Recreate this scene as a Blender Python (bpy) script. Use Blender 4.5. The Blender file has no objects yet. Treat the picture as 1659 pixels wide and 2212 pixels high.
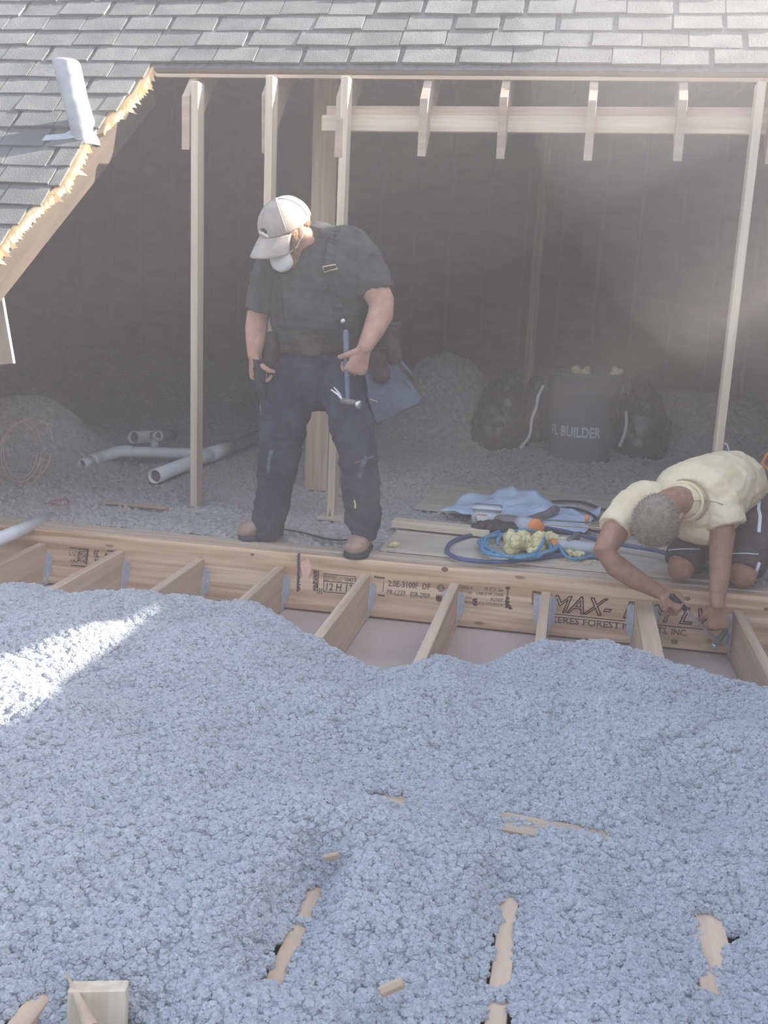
import bpy, bmesh, math, random
import numpy as np
from mathutils import Vector, Matrix, Quaternion
from mathutils.bvhtree import BVHTree

random.seed(7)
SC = bpy.context.scene
COL = SC.collection
V = Vector

# ---------------------------------------------------------------- camera
# world: x along the beam, y away from the camera, z up, metres; front top edge of the beam is y = 0, z = 0
FPX, CX, CY = 2166.0, 829.5, 1106.0
PITCH, ROLL, YAW = math.radians(12.6), math.radians(2.6), math.radians(10.3)
CAM = V((0.0, -4.31, 1.21))
fw = V((-math.sin(YAW) * math.cos(PITCH), math.cos(YAW) * math.cos(PITCH), -math.sin(PITCH)))
r0 = V((math.cos(YAW), math.sin(YAW), 0)); u0 = r0.cross(fw)
rt = r0 * math.cos(ROLL) + u0 * math.sin(ROLL); up = u0 * math.cos(ROLL) - r0 * math.sin(ROLL)
cd = bpy.data.cameras.new('camera'); cam = bpy.data.objects.new('camera', cd); COL.objects.link(cam)
cd.sensor_fit = 'HORIZONTAL'; cd.sensor_width = 36; cd.lens = FPX / 1659 * 36
cd.clip_start = 0.02; cd.clip_end = 200
M = Matrix((rt, up, -fw)).transposed().to_4x4(); M.translation = CAM; cam.matrix_world = M
SC.camera = cam

# ---------------------------------------------------------------- sky, sun, exposure
SUN_DIR = V((0.84, 0.24, 0.49)).normalized()
SUN_E = 26.0
SKY = 1.75
w = bpy.data.worlds.new('sky'); SC.world = w; w.use_nodes = True
nt = w.node_tree; nt.nodes.clear()
tc = nt.nodes.new('ShaderNodeTexCoord'); sp = nt.nodes.new('ShaderNodeSeparateXYZ')
mr = nt.nodes.new('ShaderNodeMapRange'); mr.inputs[1].default_value = -1; mr.inputs[2].default_value = 1
rp = nt.nodes.new('ShaderNodeValToRGB')
rp.color_ramp.elements[0].position = 0.0; rp.color_ramp.elements[0].color = (0.16, 0.17, 0.15, 1)
rp.color_ramp.elements[1].position = 1.0; rp.color_ramp.elements[1].color = (0.42, 0.56, 0.84, 1)
e = rp.color_ramp.elements.new(0.485); e.color = (0.18, 0.19, 0.16, 1)
e = rp.color_ramp.elements.new(0.515); e.color = (0.78, 0.84, 0.92, 1)
e = rp.color_ramp.elements.new(0.68); e.color = (0.56, 0.69, 0.92, 1)
bg = nt.nodes.new('ShaderNodeBackground'); bg.inputs[1].default_value = SKY
wo = nt.nodes.new('ShaderNodeOutputWorld')
for a, b in ((tc.outputs['Generated'], sp.inputs[0]), (sp.outputs[2], mr.inputs[0]), (mr.outputs[0], rp.inputs[0]),
             (rp.outputs[0], bg.inputs[0]), (bg.outputs[0], wo.inputs[0])):
    nt.links.new(a, b)
ld = bpy.data.lights.new('sun', 'SUN'); ld.energy = SUN_E; ld.angle = math.radians(0.6); ld.color = (1.0, 0.93, 0.82)
sun = bpy.data.objects.new('sun', ld); COL.objects.link(sun)
sun.rotation_euler = SUN_DIR.to_track_quat('Z', 'Y').to_euler(); sun.location = (8, 4, 7)

SC.view_settings.view_transform = 'Standard'; SC.view_settings.look = 'None'
SC.view_settings.exposure = 0.0; SC.view_settings.gamma = 1.0; SC.view_settings.use_curve_mapping = False
SC.render.engine = 'CYCLES'
SC.cycles.use_denoising = True
SC.cycles.max_bounces = 6; SC.cycles.diffuse_bounces = 4; SC.cycles.volume_bounces = 1
HAZE = 0.0295

# ---------------------------------------------------------------- points of the place from sight lines
def ray(x, y): return fw + rt * ((x - CX) / FPX) - up * ((y - CY) / FPX)
def atY(x, y, Y):
    d = ray(x, y); return CAM + d * ((Y - CAM.y) / d.y)
def atZ(x, y, Z):
    d = ray(x, y); return CAM + d * ((Z - CAM.z) / d.z)
RN = V((0, -1, 1)).normalized(); RP = V((0, 0.85, 2.24))
def atR(x, y, h=0.0):                       # on the roof slope, h above it
    d = ray(x, y); return CAM + d * ((RP + RN * h - CAM).dot(RN) / d.dot(RN))

# ---------------------------------------------------------------- noise
def _h(ix, iy, iz, s):
    n = (ix * 374761393 + iy * 668265263 + iz * 2147483647 + s * 974634777) & 0xffffffff
    n = ((n ^ (n >> 13)) * 1274126177) & 0xffffffff
    n = (n ^ (n >> 16)) & 0xffffffff
    return n.astype(np.float64) / 4294967295.0
def vnoise(p, s=0):
    p = np.asarray(p, float); i = np.floor(p).astype(np.int64); f = p - i; f = f * f * (3 - 2 * f)
    r = 0
    for dx in (0, 1):
        for dy in (0, 1):
            for dz in (0, 1):
                wgt = (f[:, 0] if dx else 1 - f[:, 0]) * (f[:, 1] if dy else 1 - f[:, 1]) * (f[:, 2] if dz else 1 - f[:, 2])
                r = r + wgt * _h(i[:, 0] + dx, i[:, 1] + dy, i[:, 2] + dz, s)
    return r * 2 - 1
def fbm(p, o=4, s=0):
    p = np.asarray(p, float); a = 1.0; r = 0
    for k in range(o):
        r = r + a * vnoise(p * 2 ** k + 17.3 * k, s + k); a *= 0.5
    return r
def lumps(x, y, sc, s):                     # rounded clods: nearest-seed distance
    x = x / sc; y = y / sc; ix = np.floor(x).astype(np.int64); iy = np.floor(y).astype(np.int64)
    best = np.full(x.shape, 9.0); z = np.zeros_like(ix)
    for dx in (-1, 0, 1):
        for dy in (-1, 0, 1):
            cx = ix + dx; cy = iy + dy
            px = cx + _h(cx, cy, z, s); py = cy + _h(cx, cy, z, s + 1)
            best = np.minimum(best, (px - x) ** 2 + (py - y) ** 2)
    return np.sqrt(np.clip(1 - best * 0.9, 0, 1))
def sstep(a, b, x):
    t = np.clip((x - a) / (b - a), 0, 1); return t * t * (3 - 2 * t)

# ---------------------------------------------------------------- materials
def mat(name, col, rough=0.8, col2=None, scale=(8, 8, 8), detail=4, lo=0.35, hi=0.65, bump=0.0, bscale=None, metal=0.0,
        spec=0.3, spots=None, alpha=1.0, trans=0.0, rand=0.0):
    m = bpy.data.materials.new(name); m.use_nodes = True
    n = m.node_tree.nodes; L = m.node_tree.links; b = n['Principled BSDF']
    b.inputs['Roughness'].default_value = rough; b.inputs['Metallic'].default_value = metal
    b.inputs['Specular IOR Level'].default_value = spec
    if trans: b.inputs['Transmission Weight'].default_value = trans
    if alpha < 1: b.inputs['Alpha'].default_value = alpha
    c = (*col, 1); b.inputs['Base Color'].default_value = c
    tc = n.new('ShaderNodeTexCoord'); oi = n.new('ShaderNodeObjectInfo')
    ad = n.new('ShaderNodeVectorMath'); ad.operation = 'MULTIPLY_ADD'
    ad.inputs[1].default_value = (1, 1, 1); L.new(tc.outputs['Object'], ad.inputs[0])
    sc = n.new('ShaderNodeVectorMath'); sc.operation = 'SCALE'; sc.inputs[0].default_value = (13.1, 7.7, 5.3)
    L.new(oi.outputs['Random'], sc.inputs['Scale']); L.new(sc.outputs[0], ad.inputs[2])
    out = None
    if col2 is not None:
        mp = n.new('ShaderNodeVectorMath'); mp.operation = 'MULTIPLY'; mp.inputs[1].default_value = scale
        L.new(ad.outputs[0], mp.inputs[0])
        t = n.new('ShaderNodeTexNoise'); t.inputs['Scale'].default_value = 1; t.inputs['Detail'].default_value = detail
        t.inputs['Distortion'].default_value = 0.4
        L.new(mp.outputs[0], t.inputs['Vector'])
        r = n.new('ShaderNodeValToRGB'); r.color_ramp.elements[0].position = lo; r.color_ramp.elements[1].position = hi
        r.color_ramp.elements[0].color = c; r.color_ramp.elements[1].color = (*col2, 1)
        L.new(t.outputs['Fac'], r.inputs[0]); out = r.outputs[0]
        if spots:
            scol, ssc, sth = spots
            v = n.new('ShaderNodeTexVoronoi'); mp2 = n.new('ShaderNodeVectorMath'); mp2.operation = 'MULTIPLY'
            mp2.inputs[1].default_value = ssc; L.new(ad.outputs[0], mp2.inputs[0]); L.new(mp2.outputs[0], v.inputs['Vector'])
            v.inputs['Scale'].default_value = 1
            r2 = n.new('ShaderNodeValToRGB'); r2.color_ramp.elements[0].position = sth * 0.6; r2.color_ramp.elements[1].position = sth
            r2.color_ramp.elements[0].color = (1, 1, 1, 1); r2.color_ramp.elements[1].color = (0, 0, 0, 1)
            L.new(v.outputs['Distance'], r2.inputs[0])
            mx = n.new('ShaderNodeMix'); mx.data_type = 'RGBA'; L.new(r2.outputs[0], mx.inputs[0]); L.new(out, mx.inputs[6])
            mx.inputs[7].default_value = (*scol, 1); out = mx.outputs[2]
        if rand:
            hs = n.new('ShaderNodeHueSaturation'); mrr = n.new('ShaderNodeMapRange')
            mrr.inputs[3].default_value = 1 - rand; mrr.inputs[4].default_value = 1 + rand
            L.new(oi.outputs['Random'], mrr.inputs[0]); L.new(mrr.outputs[0], hs.inputs['Value']); L.new(out, hs.inputs['Color'])
            out = hs.outputs[0]
        L.new(out, b.inputs['Base Color'])
    if bump:
        t2 = n.new('ShaderNodeTexNoise'); t2.inputs['Detail'].default_value = 5
        mp3 = n.new('ShaderNodeVectorMath'); mp3.operation = 'MULTIPLY'; mp3.inputs[1].default_value = bscale or scale
        L.new(ad.outputs[0], mp3.inputs[0]); L.new(mp3.outputs[0], t2.inputs['Vector']); t2.inputs['Scale'].default_value = 1
        bp = n.new('ShaderNodeBump'); bp.inputs['Strength'].default_value = bump; bp.inputs['Distance'].default_value = 0.01
        L.new(t2.outputs['Fac'], bp.inputs['Height']); L.new(bp.outputs[0], b.inputs['Normal'])
    return m
MT = {
 'pine':   mat('pine', (0.60, 0.47, 0.33), 0.7, (0.74, 0.62, 0.47), (1.5, 30, 30), bump=0.12, bscale=(3, 90, 90), spots=((0.30, 0.17, 0.09), (1.6, 9, 9), 0.10), rand=0.08),
 'joist':  mat('joist', (0.46, 0.32, 0.215), 0.75, (0.60, 0.44, 0.315), (1.2, 22, 22), bump=0.12, bscale=(3, 80, 80), rand=0.10),
 'old':    mat('old', (0.40, 0.28, 0.19), 0.85, (0.56, 0.42, 0.30), (1.5, 30, 30), bump=0.25, bscale=(3, 60, 60), rand=0.12),
 'rafter': mat('rafter', (0.38, 0.27, 0.20), 0.85, (0.50, 0.37, 0.28), (2, 2, 25), bump=0.15, bscale=(4, 4, 60), rand=0.12),
 'lvl':    mat('lvl', (0.50, 0.29, 0.155), 0.6, (0.80, 0.57, 0.37), (1.3, 20, 30), detail=6, lo=0.36, hi=0.62, bump=0.06, bscale=(4, 80, 80), spots=((0.34, 0.19, 0.11), (2.3, 1, 7), 0.07)),
 'lvltop': mat('lvltop', (0.50, 0.36, 0.25), 0.8, (0.62, 0.50, 0.40), (1.2, 60, 30), detail=5, bump=0.15, bscale=(3, 120, 50)),
 'ply':    mat('ply', (0.52, 0.42, 0.32), 0.8, (0.62, 0.53, 0.43), (3, 10, 10), bump=0.08, rand=0.06),
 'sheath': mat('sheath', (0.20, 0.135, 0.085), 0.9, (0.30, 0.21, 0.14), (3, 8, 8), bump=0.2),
 'splint': mat('splint', (0.72, 0.50, 0.26), 0.8, (0.86, 0.68, 0.42), (14, 14, 14), bump=0.4, bscale=(60, 60, 60)),
 'shingle': mat('shingle', (0.075, 0.077, 0.074), 0.75, (0.155, 0.152, 0.142), (5, 5, 5), detail=8, lo=0.3, hi=0.7, bump=0.6, bscale=(160, 160, 160), spec=0.55, rand=0.16),
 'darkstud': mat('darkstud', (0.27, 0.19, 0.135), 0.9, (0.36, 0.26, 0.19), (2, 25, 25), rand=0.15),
 'raftershade': mat('raftershade', (0.060, 0.044, 0.034), 0.9, (0.085, 0.062, 0.047), (2, 25, 25), bump=0.2),  # near-black so the sunlit rafter face reads as shaded brown
 'felt':   mat('felt', (0.09, 0.09, 0.10), 0.9, (0.15, 0.15, 0.15), (30, 30, 30), bump=0.3),
 'wool':   mat('wool', (0.38, 0.39, 0.405), 0.95, (0.46, 0.47, 0.485), (28, 28, 28), detail=6, bump=0.5, bscale=(120, 120, 120), spec=0.1),
 'tuft': mat('tuft', (0.385, 0.388, 0.40), 0.95, (0.465, 0.47, 0.48), (0.5, 0.5, 0.5), lo=0.35, hi=0.65, spec=0.05, rand=0.03),
 'dusttuft': mat('dusttuft', (0.43, 0.395, 0.375), 0.95, spec=0.05),
 'dustwool': mat('dustwool', (0.38, 0.345, 0.325), 0.95, (0.56, 0.52, 0.49), (22, 22, 22), detail=6, bump=0.9, bscale=(100, 100, 100), spec=0.1),
 'drywall': mat('drywall', (0.46, 0.355, 0.30), 0.9, (0.54, 0.43, 0.375), (3, 3, 3), bump=0.1, bscale=(30, 30, 30)),
 'zinc':   mat('zinc', (0.56, 0.61, 0.68), 0.42, (0.70, 0.74, 0.80), (30, 30, 30), metal=0.6, spec=0.5),
 'lead':   mat('lead', (0.34, 0.35, 0.37), 0.5, (0.46, 0.47, 0.49), (12, 12, 20), bump=0.3, bscale=(25, 25, 25), metal=0.1),
 'pvc':    mat('pvc', (0.70, 0.71, 0.72), 0.4, (0.80, 0.80, 0.80), (5, 5, 5)),
 'boreshade':  mat('boreshade', (0.16, 0.15, 0.14), 0.8),
 'ink':    mat('ink', (0.06, 0.04, 0.04), 0.8, (0.16, 0.10, 0.08), (90, 90, 90)),
 'red':    mat('red', (0.66, 0.30, 0.24), 0.8, (0.74, 0.40, 0.30), (40, 40, 40)),
 'skin':   mat('skin', (0.41, 0.22, 0.15), 0.6, (0.51, 0.295, 0.21), (18, 18, 18), bump=0.08, bscale=(200, 200, 200)),
 'skin2':  mat('skin2', (0.33, 0.16, 0.10), 0.6, (0.43, 0.225, 0.145), (18, 18, 18), bump=0.08, bscale=(200, 200, 200)),
 'tshirt': mat('tshirt', (0.044, 0.044, 0.043), 0.9, (0.074, 0.074, 0.072), (14, 14, 14), bump=0.15, bscale=(300, 300, 300), spec=0.15),
 'jeans':  mat('jeans', (0.036, 0.038, 0.058), 0.9, (0.065, 0.068, 0.095), (9, 9, 9), bump=0.2, bscale=(250, 250, 250), spec=0.15),
 'worn':   mat('worn', (0.09, 0.095, 0.12), 0.9, (0.14, 0.145, 0.17), (25, 25, 25), bump=0.2),
 'boot':   mat('boot', (0.30, 0.19, 0.14), 0.75, (0.44, 0.29, 0.22), (20, 20, 20), bump=0.2, bscale=(60, 60, 60)),
 'sole':   mat('sole', (0.05, 0.05, 0.06), 0.8),
 'cap':    mat('cap', (0.36, 0.30, 0.26), 0.9, (0.44, 0.38, 0.33), (12, 12, 12), bump=0.2, bscale=(250, 250, 250)),
 'mask':   mat('mask', (0.62, 0.61, 0.60), 0.85, (0.70, 0.69, 0.68), (25, 25, 25), bump=0.1),
 'hair':   mat('hair', (0.20, 0.10, 0.05), 0.7, (0.32, 0.18, 0.10), (60, 60, 60), bump=0.6, bscale=(150, 150, 60)),
 'grey':   mat('grey', (0.24, 0.18, 0.13), 0.6, (0.34, 0.27, 0.20), (30, 30, 30), bump=0.15, bscale=(200, 200, 60)),
 'leather': mat('leather', (0.045, 0.028, 0.022), 0.6, (0.085, 0.052, 0.038), (14, 14, 14), bump=0.25, bscale=(60, 60, 60)),
 'black':  mat('black', (0.022, 0.020, 0.024), 0.55, (0.045, 0.042, 0.046), (10, 10, 10), bump=0.1),
 'bag':    mat('bag', (0.012, 0.012, 0.015), 0.25, (0.022, 0.02, 0.024), (10, 10, 10), spec=0.6),
 'canvas': mat('canvas', (0.085, 0.098, 0.135), 0.85, (0.125, 0.138, 0.18), (10, 10, 10), bump=0.3, bscale=(120, 120, 120)),
 'steel':  mat('steel', (0.55, 0.56, 0.60), 0.3, (0.7, 0.7, 0.72), (40, 40, 40), metal=0.85, spec=0.5),
 'brass':  mat('brass', (0.60, 0.45, 0.28), 0.35, (0.7, 0.55, 0.35), (20, 20, 20), metal=0.7),
 'handle': mat('handle', (0.10, 0.12, 0.17), 0.6, (0.15, 0.17, 0.23), (30, 30, 30)),
 'strand': mat('strand', (0.26, 0.20, 0.14), 0.6, (0.40, 0.33, 0.25), (40, 40, 40)),
 'yellow': mat('yellow', (0.76, 0.61, 0.37), 0.85, (0.84, 0.70, 0.47), (12, 12, 12), bump=0.12, bscale=(260, 260, 260), spec=0.15),
 'seam':   mat('seam', (0.42, 0.36, 0.22), 0.9),
 'shorts': mat('shorts', (0.075, 0.055, 0.05), 0.9, (0.11, 0.08, 0.075), (12, 12, 12), bump=0.2, bscale=(200, 200, 200)),
 'paint':  mat('paint', (0.74, 0.78, 0.82), 0.7),
 'paper':  mat('paper', (0.50, 0.62, 0.78), 0.7, (0.60, 0.70, 0.84), (8, 8, 8)),
 'pen':    mat('pen', (0.34, 0.44, 0.58), 0.8),
 'plastic': mat('plastic', (0.60, 0.64, 0.68), 0.35, (0.66, 0.70, 0.74), (6, 6, 6)),
 'label':  mat('label', (0.80, 0.80, 0.78), 0.7), 'stripe': mat('stripe', (0.78, 0.30, 0.16), 0.7),
 'orange': mat('orange', (0.86, 0.24, 0.06), 0.5, (0.92, 0.32, 0.10), (20, 20, 20)),
 'toolgrey': mat('toolgrey', (0.16, 0.14, 0.14), 0.5, (0.23, 0.20, 0.19), (15, 15, 15)),
 'toolpale': mat('toolpale', (0.42, 0.43, 0.45), 0.5, (0.5, 0.5, 0.52), (15, 15, 15)),
 'hose':   mat('hose', (0.07, 0.09, 0.19), 0.45, (0.10, 0.13, 0.25), (15, 15, 15)),
 'rope':   mat('rope', (0.08, 0.24, 0.40), 0.8, (0.14, 0.34, 0.50), (90, 90, 90), bump=0.6),
 'fibre':  mat('fibre', (0.78, 0.66, 0.28), 0.95, (0.88, 0.80, 0.48), (40, 40, 40), detail=6, bump=1.0, bscale=(120, 120, 120)),
 'barrel': mat('barrel', (0.125, 0.125, 0.145), 0.6, (0.165, 0.16, 0.18), (4, 4, 4), bump=0.06),
 'stencil': mat('stencil', (0.62, 0.66, 0.72), 0.8, (0.50, 0.54, 0.60), (60, 60, 60)),
 'wire':   mat('wire', (0.60, 0.40, 0.34), 0.5, (0.7, 0.5, 0.42), (12, 12, 12)),
 'redwire': mat('redwire', (0.50, 0.16, 0.12), 0.5),
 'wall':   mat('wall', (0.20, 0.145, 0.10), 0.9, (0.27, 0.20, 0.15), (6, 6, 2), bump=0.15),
 'brick':  mat('brick', (0.36, 0.15, 0.10), 0.9, (0.46, 0.22, 0.15), (10, 10, 10), bump=0.3, rand=0.15),
 'mortar': mat('mortar', (0.42, 0.40, 0.37), 0.95),
 'siding': mat('siding', (0.50, 0.48, 0.44), 0.8, (0.56, 0.54, 0.50), (3, 12, 12), rand=0.05),
}

# ---------------------------------------------------------------- objects
def obj(name, verts, faces, m, parent=None, smooth=False):
    me = bpy.data.meshes.new(name); me.from_pydata([tuple(v) for v in verts], [], [tuple(f) for f in faces]); me.update()
    return link(name, me, m, parent, smooth)
def link(name, me, m, parent=None, smooth=False):
    o = bpy.data.objects.new(name, me); COL.objects.link(o)
    if m: me.materials.clear(); me.materials.append(MT[m] if isinstance(m, str) else m)
    if smooth: me.polygons.foreach_set('use_smooth', [True] * len(me.polygons))
    if parent is not None:
        o.parent = parent; o.matrix_parent_inverse = chain(parent).inverted()
    return o
def chain(o):
    m = o.matrix_basis.copy()
    return (chain(o.parent) @ o.matrix_parent_inverse @ m) if o.parent else m
def bobj(name, bm, m, parent=None, smooth=False):
    bmesh.ops.recalc_face_normals(bm, faces=bm.faces)
    me = bpy.data.meshes.new(name); bm.to_mesh(me); bm.free()
    return link(name, me, m, parent, smooth)
def tag(o, label=None, cat=None, group=None, kind=None):
    if label: o['label'] = label
    if cat: o['category'] = cat
    if group: o['group'] = group
    if kind: o['kind'] = kind
    return o
def thing(name, label, cat, loc=(0, 0, 0), group=None, kind=None):
    o = bpy.data.objects.new(name, None); o.empty_display_size = 0.1; o.location = loc; COL.objects.link(o)
    return tag(o, label, cat, group, kind)
def base(o):                                # put a mesh's origin at the middle of its foot
    me = o.data; n = len(me.vertices); a = np.empty(n * 3); me.vertices.foreach_get('co', a); a = a.reshape(-1, 3)
    c = np.array([(a[:, 0].min() + a[:, 0].max()) / 2, (a[:, 1].min() + a[:, 1].max()) / 2, a[:, 2].min()])
    me.vertices.foreach_set('co', (a - c).ravel()); me.update(); o.location = V(c) + o.location
    return o
def box_bm(bm, cx, cy, cz, sx, sy, sz, rot=None):
    g = bmesh.ops.create_cube(bm, size=1)['verts']
    m = Matrix.Translation((cx, cy, cz)) @ (rot.to_4x4() if rot else Matrix()) @ Matrix.Diagonal((sx, sy, sz, 1))
    bmesh.ops.transform(bm, matrix=m, verts=g); return g
def bev(bm, w=0.003, seg=1):
    bmesh.ops.bevel(bm, geom=list(bm.edges), offset=w, segments=seg, affect='EDGES', clamp_overlap=True)
def board(name, p0, p1, wide, thick, m, parent=None, nrm=(0, 0, 1), bevel=0.002, warp=0.0):
    """a straight timber: length on local x, width on local y, thickness on local z"""
    p0, p1 = V(p0), V(p1); x = (p1 - p0); L = x.length; x.normalize(); z = V(nrm); z = (z - x * z.dot(x)).normalized(); y = z.cross(x)
    bm = bmesh.new(); box_bm(bm, 0, 0, 0, L, wide, thick)
    if bevel: bev(bm, bevel)
    o = bobj(name, bm, m, None)
    R = Matrix((x, y, z)).transposed().to_4x4(); R.translation = (p0 + p1) / 2
    if parent is not None:
        o.parent = parent; o.matrix_parent_inverse = chain(parent).inverted()
    o.matrix_basis = R
    return o
def prism(name, poly, depth_axis, a, b, m, parent=None, bevel=0.0):
    """poly in the two other axes, run from a to b along depth_axis (0,1,2)"""
    def mk(d, p):
        q = list(p); q.insert(depth_axis, d); return q
    n = len(poly); vs = [mk(a, p) for p in poly] + [mk(b, p) for p in poly]
    fs = [list(range(n))[::-1], list(range(n, 2 * n))] + [[i, (i + 1) % n, n + (i + 1) % n, n + i] for i in range(n)]
    bm = bmesh.new(); bv = [bm.verts.new(v) for v in vs]
    for f in fs: bm.faces.new([bv[i] for i in f])
    if bevel: bev(bm, bevel)
    return bobj(name, bm, m, parent)
def frames(pts):
    T = [(pts[min(i + 1, len(pts) - 1)] - pts[max(i - 1, 0)]).normalized() for i in range(len(pts))]
    return T
def loft(bm, cs, side=(1, 0, 0), seg=20, round_ends=(True, True)):
    """closed skin through (centre, rx, ry): rx lies along side, ry across it"""
    cs = [(V(c), a, b) for c, a, b in cs]
    pts = [c[0] for c in cs]; T = frames(pts); side = V(side); rings = []
    def ring(c, t, a, b):
        s = side - t * side.dot(t)
        if s.length < 1e-4: s = t.orthogonal()
        s.normalize(); q = t.cross(s)
        return [bm.verts.new(c + s * (a * math.cos(k * 2 * math.pi / seg)) + q * (b * math.sin(k * 2 * math.pi / seg))) for k in range(seg)]
    if round_ends[0]:
        c, a, b = cs[0]; r = min(a, b)
        for ang in (75, 50, 25): rings.append(ring(c - T[0] * r * math.sin(math.radians(ang)), T[0], a * math.cos(math.radians(ang)), b * math.cos(math.radians(ang))))
    for (c, a, b), t in zip(cs, T): rings.append(ring(c, t, a, b))
    if round_ends[1]:
        c, a, b = cs[-1]; r = min(a, b)
        for ang in (25, 50, 75): rings.append(ring(c + T[-1] * r * math.sin(math.radians(ang)), T[-1], a * math.cos(math.radians(ang)), b * math.cos(math.radians(ang))))
    for A, B in zip(rings, rings[1:]):
        for k in range(seg): bm.faces.new((A[k], A[(k + 1) % seg], B[(k + 1) % seg], B[k]))
    bm.faces.new(rings[0][::-1]); bm.faces.new(rings[-1])
def tube(name, pts, r, m, parent=None, seg=8, smooth_path=True, ends=True):
    pts = [V(p) for p in pts]
    if smooth_path and len(pts) > 2: pts = spline(pts)
    bm = bmesh.new(); loft(bm, [(p, r, r) for p in pts], side=(0.31, 0.2, 0.93), seg=seg, round_ends=(False, False))
    return bobj(name, bm, m, parent, True)
def spline(p, n=6):
    out = []; q = [p[0] * 2 - p[1]] + p + [p[-1] * 2 - p[-2]]
    for i in range(1, len(q) - 2):
        for k in range(n):
            t = k / n; a, b, c, d = q[i - 1], q[i], q[i + 1], q[i + 2]
            out.append(0.5 * ((2 * b) + (c - a) * t + (2 * a - 5 * b + 4 * c - d) * t * t + (3 * b - a - 3 * c + d) * t ** 3))
    return out + [p[-1]]
def ell(bm, c, axes, rad, seg=20, rings=12):
    g = bmesh.ops.create_uvsphere(bm, u_segments=seg, v_segments=rings, radius=1)['verts']
    A = Matrix([V(a) for a in axes]).transposed().to_4x4() @ Matrix.Diagonal((*rad, 1)); A.translation = V(c)
    bmesh.ops.transform(bm, matrix=A, verts=g); return g
def vox(name, bm, size, m, parent=None, it=3, disp=None):
    """fuse overlapping solids into one continuous skin"""
    bmesh.ops.recalc_face_normals(bm, faces=bm.faces)
    me = bpy.data.meshes.new('raw'); bm.to_mesh(me); bm.free()
    t = bpy.data.objects.new('raw', me); COL.objects.link(t)
    r = t.modifiers.new('r', 'REMESH'); r.mode = 'VOXEL'; r.voxel_size = size
    if it: s = t.modifiers.new('s', 'SMOOTH'); s.factor = 0.5; s.iterations = it
    dg = bpy.context.evaluated_depsgraph_get(); res = bpy.data.meshes.new_from_object(t.evaluated_get(dg)); res.name = name
    bpy.data.objects.remove(t); bpy.data.meshes.remove(me)
    if disp:
        n = len(res.vertices); co = np.empty(n * 3); no = np.empty(n * 3)
        res.vertices.foreach_get('co', co); res.vertex_normals.foreach_get('vector', no)
        co = co.reshape(-1, 3); no = no.reshape(-1, 3); co = co + no * disp(co, no)[:, None]
        res.vertices.foreach_set('co', co.ravel()); res.update()
    return link(name, res, m, parent, True)
def lathe(name, prof, m, parent=None, seg=32, c=(0, 0, 0), axis=(0, 0, 1)):
    """profile of (radius, height)"""
    bm = bmesh.new(); rings = []
    q = V((0, 0, 1)).rotation_difference(V(axis))
    for r, h in prof:
        rings.append([bm.verts.new(V(c) + q @ V((r * math.cos(k * 2 * math.pi / seg), r * math.sin(k * 2 * math.pi / seg), h))) for k in range(seg)])
    for A, B in zip(rings, rings[1:]):
        for k in range(seg): bm.faces.new((A[k], A[(k + 1) % seg], B[(k + 1) % seg], B[k]))
    if prof[0][0] > 1e-5: bm.faces.new(rings[0][::-1])
    if prof[-1][0] > 1e-5: bm.faces.new(rings[-1])
    bmesh.ops.remove_doubles(bm, verts=bm.verts, dist=1e-6)
    return bobj(name, bm, m, parent, True)
def bvh_of(o):
    me = o.data; mw = chain(o)
    return BVHTree.FromPolygons([mw @ v.co for v in me.vertices], [tuple(p.vertices) for p in me.polygons])
def hit(b, x, y, off=0.004):
    d = ray(x, y).normalized(); h = b.ray_cast(CAM, d)
    if h[0] is None: return None
    n = h[1] if h[1].dot(d) < 0 else -h[1]
    return h[0] + n * off, n
def strap(name, b, px, wd, m, parent, off=0.004, th=0.003):
    """a flat band lying on the surface b along a run of sight points"""
    P = []
    for (x0, y0), (x1, y1) in zip(px, px[1:]):
        for k in range(6):
            t = k / 6; h = hit(b, x0 + (x1 - x0) * t, y0 + (y1 - y0) * t, off)
            if h: P.append(h)
    h = hit(b, *px[-1], off)
    if h: P.append(h)
    if len(P) < 2: return None
    bm = bmesh.new(); prev = None
    for i, (p, n) in enumerate(P):
        t = (P[min(i + 1, len(P) - 1)][0] - P[max(i - 1, 0)][0]).normalized(); s = t.cross(n).normalized()
        r = [bm.verts.new(p + s * wd / 2), bm.verts.new(p - s * wd / 2), bm.verts.new(p - s * wd / 2 - n * th), bm.verts.new(p + s * wd / 2 - n * th)]
        if prev:
            for k in range(4): bm.faces.new((prev[k], prev[(k + 1) % 4], r[(k + 1) % 4], r[k]))
        else: bm.faces.new(r[::-1])
        prev = r
    bm.faces.new(prev)
    return bobj(name, bm, m, parent)
def text_mesh(body, bold=0.0, outline=0.0, shear=0.0):
    cu = bpy.data.curves.new('t', 'FONT'); cu.body = body; cu.size = 1; cu.shear = shear; cu.resolution_u = 2
    if outline: cu.fill_mode = 'NONE'; cu.bevel_depth = outline; cu.bevel_resolution = 0
    elif bold: cu.offset = bold
    t = bpy.data.objects.new('t', cu); COL.objects.link(t)
    dg = bpy.context.evaluated_depsgraph_get(); me = bpy.data.meshes.new_from_object(t.evaluated_get(dg))
    bpy.data.objects.remove(t); bpy.data.curves.remove(cu)
    a = np.empty(len(me.vertices) * 3); me.vertices.foreach_get('co', a); a = a.reshape(-1, 3)
    lo, hi = a.min(0), a.max(0); a[:, :2] = (a[:, :2] - lo[:2]) / (hi - lo)[:2]
    return me, a

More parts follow.
